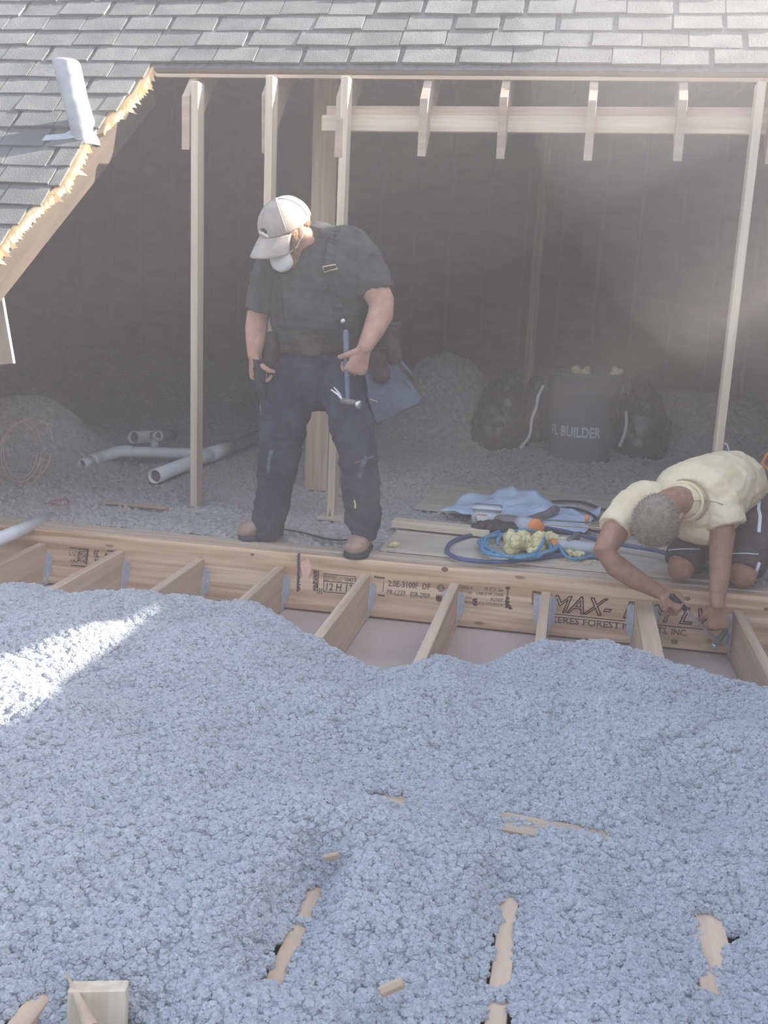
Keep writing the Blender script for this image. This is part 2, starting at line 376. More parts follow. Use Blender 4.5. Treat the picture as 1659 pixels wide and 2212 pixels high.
# ================================================================ SETTING: roof, attic, ceiling below
S2 = math.sqrt(2)
def roofp(x, s, h=0.0): return V((x, 0.85 + s / S2, 2.24 + s / S2)) + RN * h
CUT = [(-2.243, 0.01), (-2.259, -0.185), (-2.351, -0.444), (-2.345, -0.50), (-2.40, -0.535), (-2.407, -0.89), (-2.509, -1.117), (-2.562, -1.332), (-2.60, -1.7), (-2.62, -3.1)]
def cut_x(s):
    for (xa, sa), (xb, sb) in zip(CUT, CUT[1:]):
        if sb <= s <= sa: return xa + (xb - xa) * (sa - s) / (sa - sb + 1e-9)
    return CUT[0][0] if s > 0 else CUT[-1][0]
RIDGE = 3.11
roof = thing('roof', 'grey shingled roof slope with a rectangle cut out of it', None, (-1.0, 0.85, 2.24), kind='structure')
def slab(name, poly, h0, h1, m, parent):
    n = len(poly); vs = [roofp(x, s, h0) for x, s in poly] + [roofp(x, s, h1) for x, s in poly]
    fs = [list(range(n)), list(range(n, 2 * n))[::-1]] + [[i, n + i, n + (i + 1) % n, (i + 1) % n] for i in range(n)]
    bm = bmesh.new(); bv = [bm.verts.new(v) for v in vs]
    for f in fs: bm.faces.new([bv[i] for i in f])
    bmesh.ops.triangulate(bm, faces=[f for f in bm.faces if len(f.verts) > 4])
    return bobj(name, bm, m, parent)
slab('sheathing', CUT + [(-7.0, -3.1), (-7.0, 0.01)], -0.022, -0.001, 'sheath', roof)
slab('sheathing', [(-7.0, 0.011), (1.75, 0.011), (1.75, RIDGE), (-7.0, RIDGE)], -0.022, -0.001, 'sheath', roof)
slab('sheathing', [(1.751, -3.1), (5.0, -3.1), (5.0, RIDGE), (1.751, RIDGE)], -0.022, -0.001, 'sheath', roof)
slab('underlay', [(x - 0.03, q) for x, q in CUT] + [(-7.0, -3.1), (-7.0, 0.01)], 0.0, 0.003, 'felt', roof)
slab('underlay', [(-7.0, 0.16), (1.75, 0.16), (1.75, RIDGE), (-7.0, RIDGE)], 0.0, 0.003, 'felt', roof)
slab('underlay', [(-2.24, 0.012), (1.74, 0.012), (1.74, 0.15), (-2.24, 0.15)], 0.0, 0.004, 'felt', roof)
# light sawn edge of the sheathing along the top of the opening
ed = board('sheathing_edge', (-2.22, 0.842, 2.214), (1.74, 0.842, 2.214), 0.012, 0.017, 'old', roof)
EXP = 0.137
def shingle_geo(x0, x1, s0, lift, skew, th):
    s1 = s0 + EXP + 0.05
    a = [(x0, s0 + skew, lift), (x1, s0 - skew, lift * random.uniform(0.8, 1.2)), (x1 - 0.002, s1, 0.004), (x0 + 0.002, s1, 0.004)]
    vs = [roofp(x, s, h + th) for x, s, h in a] + [roofp(x, s, max(h - 0.003, 0.0)) for x, s, h in a]
    return vs, [(0, 1, 2, 3), (7, 6, 5, 4), (0, 4, 5, 1), (1, 5, 6, 2), (2, 6, 7, 3), (3, 7, 4, 0)]
rest_v, rest_f = [], []; nsh = 0
for k in range(-21, 22):
    s0 = 0.045 + EXP * k - 0.137
    x = -7.0 + random.uniform(0, 0.2)
    while x < 5.0:
        wd = random.uniform(0.205, 0.262); x0, x1 = x, x + wd
        gap = random.choice((0.004, 0.005, 0.006, 0.024, 0.028)) ; x = x1 + gap
        lim = cut_x(s0 + 0.07) - 0.012
        if s0 < -0.02 and x0 < 1.76:
            if x0 > lim - 0.02: continue
            x1 = min(x1, lim)
        elif s0 < -0.02 and x0 < 1.8: continue
        sa = s0 + random.uniform(-0.005, 0.005)
        if k == 0 and x0 > -2.25: sa = max(sa, -0.012 + random.uniform(-0.008, 0.008))
        vs, fs = shingle_geo(x0, x1, sa, (0.004 if k == 0 and x0 > -2.25 else 0.016) + random.uniform(-0.002, 0.005), random.uniform(-0.003, 0.003), random.uniform(0.006, 0.010))
        seen = ((0 <= k <= 6 and -3.75 < x1 and x0 < 1.15 + 0.02 * k) or (-10 <= k < 0 and x1 > -3.35 + 0.06 * (-k) and x0 < -2.2))
        if seen and nsh < 296:
            obj('shingle', vs, fs, 'shingle', roof); nsh += 1
        else:
            b0 = len(rest_v); rest_v += vs; rest_f += [tuple(b0 + i for i in f) for f in fs]
tag(obj('shingle_field', rest_v, rest_f, 'shingle', roof), kind='stuff')
# splintered sawn edge along the left side of the hole
bm = bmesh.new(); rnd = random.Random(3)
path = []
for (xa, sa), (xb, sb) in zip(CUT[:8], CUT[1:9]):
    n = max(2, int(abs(sa - sb) / 0.011))
    for i in range(n): path.append((xa + (xb - xa) * i / n, sa + (sb - sa) * i / n))
for x, s in path:
    if -0.53 < s < -0.45: continue
    L = rnd.uniform(0.018, 0.045) if rnd.random() < 0.93 else rnd.uniform(0.06, 0.10)
    a = roofp(x - 0.035, s, 0.004); t = roofp(x + L * 0.55, s - rnd.uniform(-0.008, 0.02), -0.020 - L * rnd.uniform(0.1, 0.5))
    b1 = roofp(x - 0.035, s + 0.016, -0.022); b2 = roofp(x + 0.004, s + 0.012, 0.006); b3 = roofp(x + 0.002, s - 0.014, -0.024)
    q = [bm.verts.new(p) for p in (a, b1, b2, b3, t)]
    for f in ((0, 2, 1), (0, 3, 2), (1, 2, 4), (2, 3, 4), (1, 4, 3), (0, 1, 3)): bm.faces.new([q[i] for i in f])
tag(bobj('splintered_edge', bm, 'splint', roof), kind='stuff')
# rafters of this slope: plumb-cut tails along the top of the hole, whole ones to the left
for x in (-2.02, -1.61, -1.228, -0.815, -0.436, -0.022, 0.387, 0.80, 1.21):
    y0 = 0.75 + random.uniform(-0.012, 0.012); d = 0.262 + random.uniform(-0.012, 0.02)
    tz = lambda y: 1.39 + y - 0.033
    o = prism('rafter', [(y0, tz(y0)), (3.0, tz(3.0)), (3.0, tz(3.0) - d), (y0 + random.uniform(-0.01, 0.03), tz(y0) - d)], 0, x - 0.02, x + 0.02, 'rafter', roof, 0.002)
board('rafter', roofp(-2.285, -0.02, -0.10), roofp(-2.605, -1.50, -0.10), 0.04, 0.15, 'raftershade', roof, nrm=RN)  # rafter along the left cut, its shade put into the wood colour
for x in (-2.72, -3.02, -3.3, -3.7, -4.1, -4.5, -4.9, -5.3, -5.7, -6.1):
    prism('rafter', [(-1.2, 0.156), (3.0, 4.356), (3.0, 4.216), (-1.2, 0.016)], 0, x - 0.02, x + 0.02, 'pine' if x > -2.7 else 'old', roof, 0.002)
# far slope, seen from inside
far = thing('roof', 'dark underside of the far roof slope above the back wall', None, (-1.0, 7.4, 0.0), kind='structure')
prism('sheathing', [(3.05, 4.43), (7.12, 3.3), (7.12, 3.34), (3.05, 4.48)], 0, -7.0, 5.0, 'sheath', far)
for k in range(-12, 15):
    x = -1.45 + 0.402 * k
    if -6.9 < x < 4.8: prism('rafter', [(3.08, 4.40), (7.05, 3.29), (7.05, 3.15), (3.08, 4.26)], 0, x - 0.019, x + 0.019, 'rafter', far)
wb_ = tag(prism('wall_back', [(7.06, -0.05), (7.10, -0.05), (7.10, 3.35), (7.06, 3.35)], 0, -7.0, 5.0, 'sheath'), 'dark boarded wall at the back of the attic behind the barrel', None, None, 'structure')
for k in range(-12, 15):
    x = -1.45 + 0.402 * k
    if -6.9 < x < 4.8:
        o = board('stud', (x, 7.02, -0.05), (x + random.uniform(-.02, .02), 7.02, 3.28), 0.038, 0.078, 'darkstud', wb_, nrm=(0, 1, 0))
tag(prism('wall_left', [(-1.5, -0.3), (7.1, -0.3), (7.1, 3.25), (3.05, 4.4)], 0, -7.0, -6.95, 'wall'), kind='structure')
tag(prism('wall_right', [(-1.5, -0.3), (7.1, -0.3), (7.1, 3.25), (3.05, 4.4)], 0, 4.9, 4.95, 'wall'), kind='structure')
tag(prism('floor', [(0.2, -0.06), (7.8, -0.06), (7.8, -0.03), (0.2, -0.03)], 0, -7.0, 5.0, 'ply'), kind='structure')
tag(prism('ceiling', [(-4.0, -0.29), (0.6, -0.29), (0.6, -0.275), (-4.0, -0.275)], 0, -4.5, 3.0, 'drywall'), kind='structure')
# added out of view at the right to block sun: brick stack, boarded wall, plank
ch = thing('sun_block_stack', 'added brick stack out of view that blocks sun right of the hole', 'sun_block_stack', (2.3, 0.77, 2.0))
CH_T = 3.19
prism('shaft', [(0.43, 1.0), (1.14, 1.0), (1.14, CH_T - 0.06), (0.43, CH_T - 0.06)], 0, 1.9, 2.6, 'brick', ch, 0.01)
prism('cap_course', [(0.42, CH_T - 0.06), (1.16, CH_T - 0.06), (1.16, CH_T), (0.42, CH_T)], 0, 1.88, 2.62, 'mortar', ch, 0.01)
cw = thing('sun_block_wall', 'added boarded wall out of view that keeps sun off the insulation', 'wall', (1.95, -1.7, -0.27))
z = -0.27
while z < 1.85:
    prism('siding_board', [(1.90, z), (1.93, z), (1.93, z + 0.165), (1.915, z + 0.165)], 1, -3.9, 0.42, 'siding', cw); z += 0.155
prism('top_rail', [(1.885, z), (1.935, z), (1.935, z + 0.055), (1.885, z + 0.055)], 1, -3.9, 0.42, 'siding', cw)
prism('backing', [(1.931, -0.27), (1.96, -0.27), (1.96, z), (1.931, z)], 1, -3.9, 0.42, 'sheath', cw)

tag(base(prism('sun_block_plank', [(0.42, 1.956), (0.42, 2.60), (-0.1, 2.56), (-1.4, 2.70), (-1.4, 2.365), (-0.1, 1.995)], 0, 1.885, 1.925, 'old')), 'added plank out of view that trims the sun patch on the insulation', 'plank')  # added above the wall, shaped to trim the edge of the sun patch
tag(base(prism('sun_block_prop', [(-1.38, 1.956), (-1.30, 1.956), (-1.30, 2.335), (-1.38, 2.36)], 0, 1.886, 1.924, 'pine')), 'added upright block out of view under the sun-trimming plank', 'block')  # added prop for the sun-trimming plank

# ================================================================ LONG BEAM WITH ITS PRINT
beam = thing('laminated_beam', 'long laminated veneer beam with printed stamps running across the picture', 'beam', (-0.6, 0.07, -0.265))
for i, y in enumerate((0.0225, 0.0685, 0.1145, 0.1605)):
    dz = (0, -0.004, 0.002, -0.003)[i]
    board('ply', (-3.8, y, -0.1325 + dz), (2.4, y, -0.1325 + dz), 0.045, 0.265, 'lvl' if i == 0 else 'lvltop', beam, bevel=0.002)
def stamp(body, bl, br, tl, m='ink', bold=0.0, outline=0.0, shear=0.0, Y=-0.0016, parent=None, name='lettering'):
    me, a = text_mesh(body, bold, outline, shear)
    B, X, T = atY(*bl, Y), atY(*br, Y), atY(*tl, Y)
    B, X, T = np.array(B), np.array(X), np.array(T)
    a = B + a[:, :1] * (X - B) + a[:, 1:2] * (T - B); a[:, 1] = Y
    me.vertices.foreach_set('co', a.ravel()); me.update()
    return link(name, me, m, parent or beam)
def bar(p0, p1, px, m='ink', name='printed_line', Y=-0.0014):
    A, B = atY(*p0, Y), atY(*p1, Y); d = (B - A); n = V((d.z, 0, -d.x)).normalized() * (px * 0.0021 / 2)
    return obj(name, [A - n, B - n, B + n, A + n], [(0, 1, 2, 3)], m, beam)
def smear(x0, y0, x1, y1, n, m='ink', seed=1):
    r = random.Random(seed); vs = []; fs = []
    for i in range(n):
        x, y = r.uniform(x0, x1), r.uniform(y0, y1); a = atY(x, y, -0.0013); s = r.uniform(0.001, 0.004); t = r.uniform(0.001, 0.003)
        b = len(vs); vs += [a + V((-s, 0, -t)), a + V((s, 0, -t * 0.6)), a + V((s * 0.8, 0, t)), a + V((-s * 0.7, 0, t))]; fs.append((b, b + 1, b + 2, b + 3))
    return tag(obj('print_smear', vs, fs, m, beam), kind='stuff')
# left of the first stud: remains of the big print
smear(150, 1188, 172, 1212, 40, seed=2); smear(166, 1186, 188, 1216, 120, seed=3); smear(203, 1188, 213, 1212, 60, seed=4)
bar((150, 1183), (192, 1187), 3); bar((152, 1221), (188, 1224), 3); bar((190, 1187), (186, 1219), 5); bar((231, 1190), (252, 1191), 4); bar((226, 1200), (231, 1196), 4)
# black pen line, pink stain, smeared block
smear(642, 1197, 648, 1275, 170, seed=5); bar((646, 1195), (643, 1278), 5)
smear(677, 1230, 685, 1276, 150, seed=6); bar((688, 1231), (686, 1282), 2); bar((691, 1270), (690, 1283), 2); bar((695, 1271), (694, 1284), 2)
for a, b in (((700, 1239), (768, 1246)), ((768, 1246), (767, 1261)), ((700, 1255), (767, 1261)), ((700, 1239), (699, 1278)), ((699, 1278), (752, 1283))): bar(a, b, 2)
stamp('BUREAU', (703, 1248), (725, 1250), (703, 1242)); stamp('BC 37', (703, 1255), (725, 1257), (703, 1249)); stamp('ICH', (727, 1257), (737, 1257.6), (727, 1250.5)); stamp('1047', (745, 1256), (764, 1258), (746, 1247), bold=0.01)
stamp('12 H 13', (704, 1275), (760, 1279), (706, 1259), bold=0.02)
bar((808, 1246), (831, 1249), 4); bar((816, 1285), (831, 1287), 4); bar((829, 1258), (827, 1278), 1.5)
stamp('2.0E-3100F  DF', (838, 1266), (929, 1274), (839, 1253), bold=0.02)
stamp('PR-L233', (835, 1284), (874, 1287.5), (837, 1273), bold=0.005); stamp('ESR-2909', (886, 1289), (928, 1293), (887, 1278), bold=0.005)
# round emblem with a small hand-like mark below it
def ring(cx, cy, r0, r1, name='emblem'):
    c = atY(cx, cy, -0.0015); vs = []; fs = []; n = 24
    for k in range(n):
        a = 2 * math.pi * k / n; d = V((math.cos(a), 0, math.sin(a))); q = 1.06 if k % 3 else 0.96
        vs += [c + d * r0, c + d * r1 * q]
    for k in range(n): j = (k + 1) % n; fs.append((2 * k, 2 * k + 1, 2 * j + 1, 2 * j))
    return obj(name, vs, fs, 'ink', beam)
ring(952.5, 1270, 0.0125, 0.0165); ring(952.5, 1270, 0.0075, 0.0088); stamp('APA', (946, 1273), (959, 1274), (946, 1267))
c = atY(948, 1291, -0.0015)
obj('emblem', [c + V((x * 0.0022, 0, z * 0.0022)) for x, z in ((-5, -7), (0, -9), (5, -7), (6, 0), (7, 7), (4, 2), (3, 8), (1, 2), (-1, 8), (-3, 2), (-5, 7), (-6, 0))], [tuple(range(12))], 'ink', beam)
stamp('10006-R', (995, 1272), (1021, 1274), (996, 1264)); stamp('HC 1100', (993, 1282), (1019, 1284), (994, 1275)); stamp('256', (1006, 1293), (1019, 1294), (1006, 1287)); stamp('WHA 20-07-E 0YTI 4107 R', (1003, 1303), (1086, 1310), (1003.5, 1297))
stamp('PR E731 Ext', (1046, 1276), (1086, 1278.5), (1047, 1268)); stamp('LABUS PR 25448', (1029, 1285), (1086, 1289), (1030, 1278)); stamp('FL7427', (1060, 1298), (1086, 1300), (1061, 1291))
smear(1022, 1293, 1031, 1308, 70, seed=9)
smear(1092, 1268, 1101, 1273, 30, seed=10); bar((1097, 1272), (1095, 1300), 2.5); smear(1092, 1290, 1100, 1314, 90, seed=11); smear(1100, 1309, 1106, 1316, 24, seed=12)
bar((1150, 1278), (1169, 1281), 5); bar((1151, 1280), (1150, 1306), 2.5)
stamp('MAX-', (1185, 1322), (1319, 1332), (1191, 1284), outline=0.022, shear=0.25); stamp('RI', (1345, 1336), (1395, 1341), (1350, 1298), outline=0.022, shear=0.25); stamp('M', (1403, 1342), (1447, 1346), (1409, 1304), outline=0.022, shear=0.2); stamp('LVL', (1466, 1348), (1562, 1356), (1472, 1311), outline=0.024, shear=0.25)
bar((1187, 1325), (1350, 1342), 2.5); bar((1410, 1349), (1545, 1362), 3); bar((1186, 1331), (1346, 1347), 1.5)
stamp('FRERES FOREST', (1180, 1343), (1338, 1359), (1181, 1329), bold=0.015); stamp('PRODUCTS. INC.', (1344, 1360), (1485, 1375), (1345, 1346), bold=0.015)
MT['pink'] = mat('pink', (0.80, 0.44, 0.36), 0.8, (0.84, 0.52, 0.40), (60, 60, 60))
c = atY(661, 1232, -0.0009)
obj('pink_stain', [c + V((0.022 * math.cos(t) * (1 + 0.25 * math.sin(3 * t)), 0, 0.055 * math.sin(t) * (1 + 0.15 * math.cos(5 * t)))) for t in [k * math.pi / 10 for k in range(20)]], [tuple(range(20))], 'pink', beam)
# bolt-hole knots on the right end
MT['knot'] = mat('knot', (0.20, 0.10, 0.06), 0.8, (0.32, 0.17, 0.10), (90, 90, 90))
for kx, ky, r in ((961, 1230, .014), (1485, 1293, .012), (1457, 1386, .014), (1532, 1384, .011), (1655, 1316, .009), (545, 1198, .009), (585, 1254, .006)):
    c = atY(kx, ky, -0.0011)
    obj('knot', [c + V((r * math.cos(t) * 1.1, 0, r * 0.85 * math.sin(t))) for t in [k * math.pi / 7 for k in range(14)]], [tuple(range(14))], 'knot', beam)

# ================================================================ JOISTS AND HANGERS
JX = [(-2.45, 'floor joist at the left edge under the white pipe'),
      (-2.05, 'floor joist butting the beam just right of the smudged print'),
      (-1.648, 'floor joist at the beam between two plain stretches, left of the standing man\'s boot'),
      (-1.258, 'floor joist at the beam below the boots, left of the black pen line'),
      (-0.853, 'floor joist at the beam partly covering the 12 H 13 stamp'),
      (-0.447, 'floor joist meeting the beam beside the round emblem'),
      (-0.041, 'floor joist meeting the beam at the start of the big outlined letters'),
      (0.378, 'doubled floor joist with a taped top hiding the middle of the big outlined letters'),
      (0.771, 'floor joist at the right end beside the kneeling man\'s hand')]
JZ = -0.065
for i, (x, lab) in enumerate(JX):
    o = board('floor_joist', (x, -0.003, JZ - 0.1), (x + (0.0, 0, 0, 0, 0, -0.01, 0.0, -0.01, 0.02)[i], -3.6, JZ - 0.1), 0.072 if i == 7 else 0.040, 0.20, 'joist', None, bevel=0.002)
    tag(o, lab, 'joist', 'floor joists hung on the beam')
HL = ['at the smudged left joist', 'left of the first plain stretch of beam', 'on the third joist from the left edge', 'beside the pen line under the boots',
      'between the 12 H 13 stamp and the 2.0E line', 'covering the small lines of print right of the emblem', 'with both wings showing left of the big letters', 'with both wings showing in the middle of the big letters', 'by the kneeling man\'s lower hand']
for i, (x, lab) in enumerate(JX):
    h = thing('joist_hanger', 'galvanised steel joist hanger ' + HL[i], 'bracket', (x, -0.002, -0.27), 'joist hangers on the beam')
    for s in (-1, 1):
        if i < 6 and s < 0: pass
        z0, z1 = -0.245, -0.085 if i > 5 else -0.105
        e_ = 0.016 if i == 7 else 0.0; a = x + s * (0.024 + e_); b = x + s * (0.050 + e_)
        poly = [(a, z0), (b - s * 0.010, z0 + 0.03), (b, z0 + 0.055), (b - s * 0.005, z0 + 0.075), (b, z0 + 0.095), (b, z1 - 0.012), (b - s * 0.008, z1), (a, z1)]
        prism('wing', poly, 1, -0.0045, -0.002, 'zinc', h)
        prism('side_plate', [(-0.002, z0 - 0.02), (-0.055, z0 - 0.02), (-0.045, z0 + 0.06), (-0.012, z1 - 0.02), (-0.002, z1)], 0, a - s * 0.0025, a, 'zinc', h)
        for zz in (z1 - 0.016, z0 + 0.07):
            lathe('nail', [(0.0045, 0), (0.003, 0.0025), (0.0001, 0.003)], 'steel', h, 8, (x + s * (0.038 + e_), -0.0045, zz), (0, -1, 0))
    prism('seat', [(x - 0.024 - e_, -0.268), (x + 0.024 + e_, -0.268), (x + 0.024 + e_, -0.2655), (x - 0.024 - e_, -0.2655)], 1, -0.055, -0.002, 'zinc', h)

# ================================================================ STUDS, HEADER, POSTS
def stud(x, y, z0, z1, m, lab, w=0.038, d=0.089, lean=0.0):
    o = board('wall_stud', (x, y, z0), (x + lean, y, z1), w, d, m, None, nrm=(0, 1, 0))
    return tag(o, lab, 'stud')
stud(-1.975, 0.79, 0.0, 2.17, 'pine', 'pale wooden stud standing alone, first from the left')
stud(-1.588, 0.79, 0.0, 2.20, 'pine', 'pale wooden stud passing behind the standing man\'s cap and right leg')
stud(-1.208, 0.79, 0.012, 2.20, 'pine', 'wooden stud seen above the standing man\'s back and between his legs')
stud(0.722, 0.79, 0.0, 2.19, 'pine', 'pale wooden stud rising behind the kneeling man')
tag(base(prism('sole_block', [(0.70, 0.0), (0.88, 0.0), (0.88, 0.012), (0.70, 0.012)], 0, -1.27, -1.12, 'ply')), 'thin flat shim under the stud between the boots', 'shim')
hd = thing('header_beam', 'pale double board header running right across under the rafter tails', 'beam', (-0.33, 0.9, 1.98))
board('upper_board', (-1.33, 0.905, 2.052), (1.3, 0.905, 2.075), 0.038, 0.07, 'old', hd)
board('lower_board', (-1.345, 0.87, 2.0), (1.3, 0.87, 2.025), 0.038, 0.075, 'pine', hd)
tag(board('king_post', (-0.436, 5.46, 0.0), (-0.42, 5.46, 2.85), 0.09, 0.04, 'old', None, nrm=(0, 1, 0)), 'tall bare post in the dark behind the black bag', 'post')
tag(board('upright_plank', (-1.47, 1.45, 0.0), (-1.48, 1.45, 2.8), 0.14, 0.025, 'old', None, nrm=(0, 1, 0)), 'broad brown plank standing upright behind the standing man', 'plank')
tag(board('plank_scrap', atY(-22, 640, 0.1), atY(4, 788, 0.1), 0.135, 0.02, 'ply', None, nrm=(0, -1, 0.1)), 'cut board end hanging at the left edge of the hole', 'board')

# ================================================================ LOOSE INSULATION
def fluff_nodes(name, m, density, rmin, rmax, seed=0):
    g = bpy.data.node_groups.new(name, 'GeometryNodeTree'); N, L = g.nodes, g.links
    g.interface.new_socket('Geometry', in_out='INPUT', socket_type='NodeSocketGeometry')
    g.interface.new_socket('Geometry', in_out='OUTPUT', socket_type='NodeSocketGeometry')
    gi, go = N.new('NodeGroupInput'), N.new('NodeGroupOutput')
    dp = N.new('GeometryNodeDistributePointsOnFaces'); dp.distribute_method = 'RANDOM'
    dp.inputs['Density'].default_value = density; dp.inputs['Seed'].default_value = seed
    L.new(gi.outputs[0], dp.inputs['Mesh'])
    gti = N.new('GeometryNodeGeometryToInstance')
    for k in range(4):
        ico = N.new('GeometryNodeMeshIcoSphere'); ico.inputs['Radius'].default_value = 1; ico.inputs['Subdivisions'].default_value = 3
        pos = N.new('GeometryNodeInputPosition'); tx = N.new('ShaderNodeTexNoise'); tx.noise_dimensions = '4D'
        tx.inputs['W'].default_value = 3.7 * k; tx.inputs['Scale'].default_value = 2.3; tx.inputs['Detail'].default_value = 3; tx.inputs['Roughness'].default_value = 0.7
        mr = N.new('ShaderNodeMapRange'); mr.inputs[1].default_value = 0.3; mr.inputs[2].default_value = 0.7; mr.inputs[3].default_value = -0.35; mr.inputs[4].default_value = 0.6
        vs = N.new('ShaderNodeVectorMath'); vs.operation = 'SCALE'; sp = N.new('GeometryNodeSetPosition')
        L.new(pos.outputs[0], tx.inputs['Vector']); L.new(tx.outputs[0], mr.inputs[0]); L.new(pos.outputs[0], vs.inputs[0]); L.new(mr.outputs[0], vs.inputs['Scale'])
        L.new(ico.outputs[0], sp.inputs['Geometry']); L.new(vs.outputs[0], sp.inputs['Offset']); L.new(sp.outputs[0], gti.inputs[0])
    sm = N.new('GeometryNodeSetMaterial'); sm.inputs['Material'].default_value = MT[m]
    ip = N.new('GeometryNodeInstanceOnPoints'); ip.inputs['Pick Instance'].default_value = True
    L.new(gti.outputs[0], sm.inputs[0]); L.new(dp.outputs['Points'], ip.inputs['Points']); L.new(sm.outputs[0], ip.inputs['Instance'])
    rr = N.new('FunctionNodeRandomValue'); rr.data_type = 'FLOAT_VECTOR'; rr.inputs[1].default_value = (6.28, 6.28, 6.28)
    rs = N.new('FunctionNodeRandomValue'); rs.data_type = 'FLOAT'; rs.inputs[2].default_value = rmin; rs.inputs[3].default_value = rmax
    L.new(rr.outputs[0], ip.inputs['Rotation']); L.new(rs.outputs[1], ip.inputs['Scale'])
    jn = N.new('GeometryNodeJoinGeometry'); L.new(gi.outputs[0], jn.inputs[0]); L.new(ip.outputs[0], jn.inputs[0]); L.new(jn.outputs[0], go.inputs[0])
    return g
def grid_mesh(name, X, Y, Z, keep, m):
    ny, nx = X.shape; vid = np.arange(ny * nx).reshape(ny, nx)
    k = keep[:-1, :-1] & keep[1:, :-1] & keep[:-1, 1:] & keep[1:, 1:]
    q = np.stack([vid[:-1, :-1][k], vid[:-1, 1:][k], vid[1:, 1:][k], vid[1:, :-1][k]], 1)
    used = np.unique(q); re = np.full(ny * nx, -1); re[used] = np.arange(len(used)); q = re[q]
    co = np.stack([X.ravel(), Y.ravel(), Z.ravel()], 1)[used]
    me = bpy.data.meshes.new(name); me.vertices.add(len(co)); me.vertices.foreach_set('co', co.ravel())
    me.loops.add(q.size); me.loops.foreach_set('vertex_index', q.ravel().astype(np.int32)); me.polygons.add(len(q))
    me.polygons.foreach_set('loop_start', np.arange(0, q.size, 4, dtype=np.int32)); me.update(calc_edges=True); me.validate()
    return link(name, me, m, None, True)
def joist_x(k, y): return JX[k][0] + (0, 0, 0, 0, 0, -0.01, 0.0, -0.01, 0.02)[k] * (-y / 3.6)
# far edge of the heap in front of the beam
FR = [atZ(*p, -0.15) for p in ((-60, 1285), (0, 1288), (120, 1296), (240, 1298), (420, 1306), (560, 1318), (640, 1350), (700, 1385), (790, 1412), (850, 1442), (905, 1442), (950, 1402), (1040, 1425), (1150, 1412), (1300, 1424), (1420, 1445), (1520, 1462), (1659, 1484), (1760, 1500))]
FRX = np.array([p.x for p in FR]); FRY = np.array([p.y for p in FR])
gx = np.arange(-3.0, 1.86, 0.0078); gy = np.arange(-3.75, -0.02, 0.0078)
X, Y = np.meshgrid(gx, gy); xs, ys = X.ravel(), Y.ravel(); P3 = np.stack([xs, ys, np.zeros_like(xs)], 1)
wx = xs + 0.03 * vnoise(P3 * 9, 50); wy = ys + 0.03 * vnoise(P3 * 9, 51)
big = fbm(P3 * 1.7, 3, 3)
cl = 0.075 * lumps(wx, wy, 0.19, 5) * (0.6 + 0.5 * vnoise(P3 * 3.1, 61)) + 0.045 * lumps(wx, wy, 0.085, 9) * (0.75 + 0.5 * vnoise(P3 * 5.3, 62)) + 0.020 * lumps(wx, wy, 0.036, 13) + 0.009 * lumps(xs, ys, 0.016, 17)
cl = cl - cl.mean()
fine = 0.007 * fbm(P3 * 55, 3, 21)
yf = np.interp(xs, FRX, FRY) + 0.035 * vnoise(P3 * 7, 31)
top = -0.006 + 0.026 * big + 0.026 * fbm(P3 * 4.3, 2, 71) + cl + fine - 0.062 * np.exp(-((ys - yf) / 0.45) ** 2)
top += 0.06 * np.exp(-(((xs + 1.95) / 0.4) ** 2 + ((ys + 1.05) / 0.35) ** 2)) + 0.035 * np.exp(-(((xs + 0.9) / 0.5) ** 2 + ((ys + 1.2) / 0.3) ** 2))
top -= 0.012 * np.exp(-(((xs + 0.55) / 0.35) ** 2 + ((ys + 1.75) / 0.16) ** 2))
rise = sstep(0.16, -0.30, ys - yf)
Zf = -0.275 + (top + 0.275) * np.clip(rise, 0, 1) + 0.02 * cl * (1 - rise)
BARE = np.zeros(xs.shape, bool)
# bare strips where the joist tops show
def strip(k, y0, y1, hw, seed):
    global Zf
    jx = JX[k][0] + (0, 0, 0, 0, 0, -0.01, 0.0, -0.01, 0.02)[k] * (-ys / 3.6)
    n = fbm(np.stack([xs * 24, ys * 24, np.full_like(xs, seed)], 1), 2, seed)
    dip = np.exp(-((np.abs(xs - jx) - 0.02).clip(0, None) / 0.055) ** 2) * sstep(y0 - 0.12, y0, ys) * sstep(y1 + 0.10, y1, ys)
    Zf = Zf - dip * np.clip(Zf - (JZ + 0.006 + 0.006 * n), 0, None)
    m = sstep(1.25, 0.75, np.abs(xs - jx) / (hw * (1 + 0.42 * n))) * sstep(y0 - 0.012, y0 + 0.012, ys + 0.025 * n) * sstep(y1 + 0.012, y1 - 0.012, ys + 0.025 * n)
    Zf = Zf * (1 - m) + np.minimum(Zf, JZ - 0.012) * m; BARE[:] |= m > 0.6
def spot(c, ax, bx, ang, z, seed):
    global Zf
    dx, dy = xs - c.x, ys - c.y; u = dx * math.cos(ang) + dy * math.sin(ang); v = -dx * math.sin(ang) + dy * math.cos(ang)
    n = fbm(np.stack([xs * 30, ys * 30, np.full_like(xs, seed)], 1), 2, seed)
    dip = np.exp(-(np.clip(np.sqrt((u / (ax + .05)) ** 2 + (v / (bx + .05)) ** 2), 0, None)) ** 2 * 1.2); Zf = Zf - dip * np.clip(Zf - (z + 0.008 + 0.006 * n), 0, None)
    m = sstep(1.2, 0.8, np.sqrt((u / ax) ** 2 + (v / bx) ** 2) * (1 + 0.35 * n)); Zf = Zf * (1 - m) + np.minimum(Zf, z) * m; BARE[:] |= m > 0.5
strip(5, atZ(600, 2122, JZ).y, atZ(662, 2005, JZ).y, 0.019, 1); strip(5, atZ(660, 1990, JZ).y, atZ(680, 1915, JZ).y, 0.014, 2)
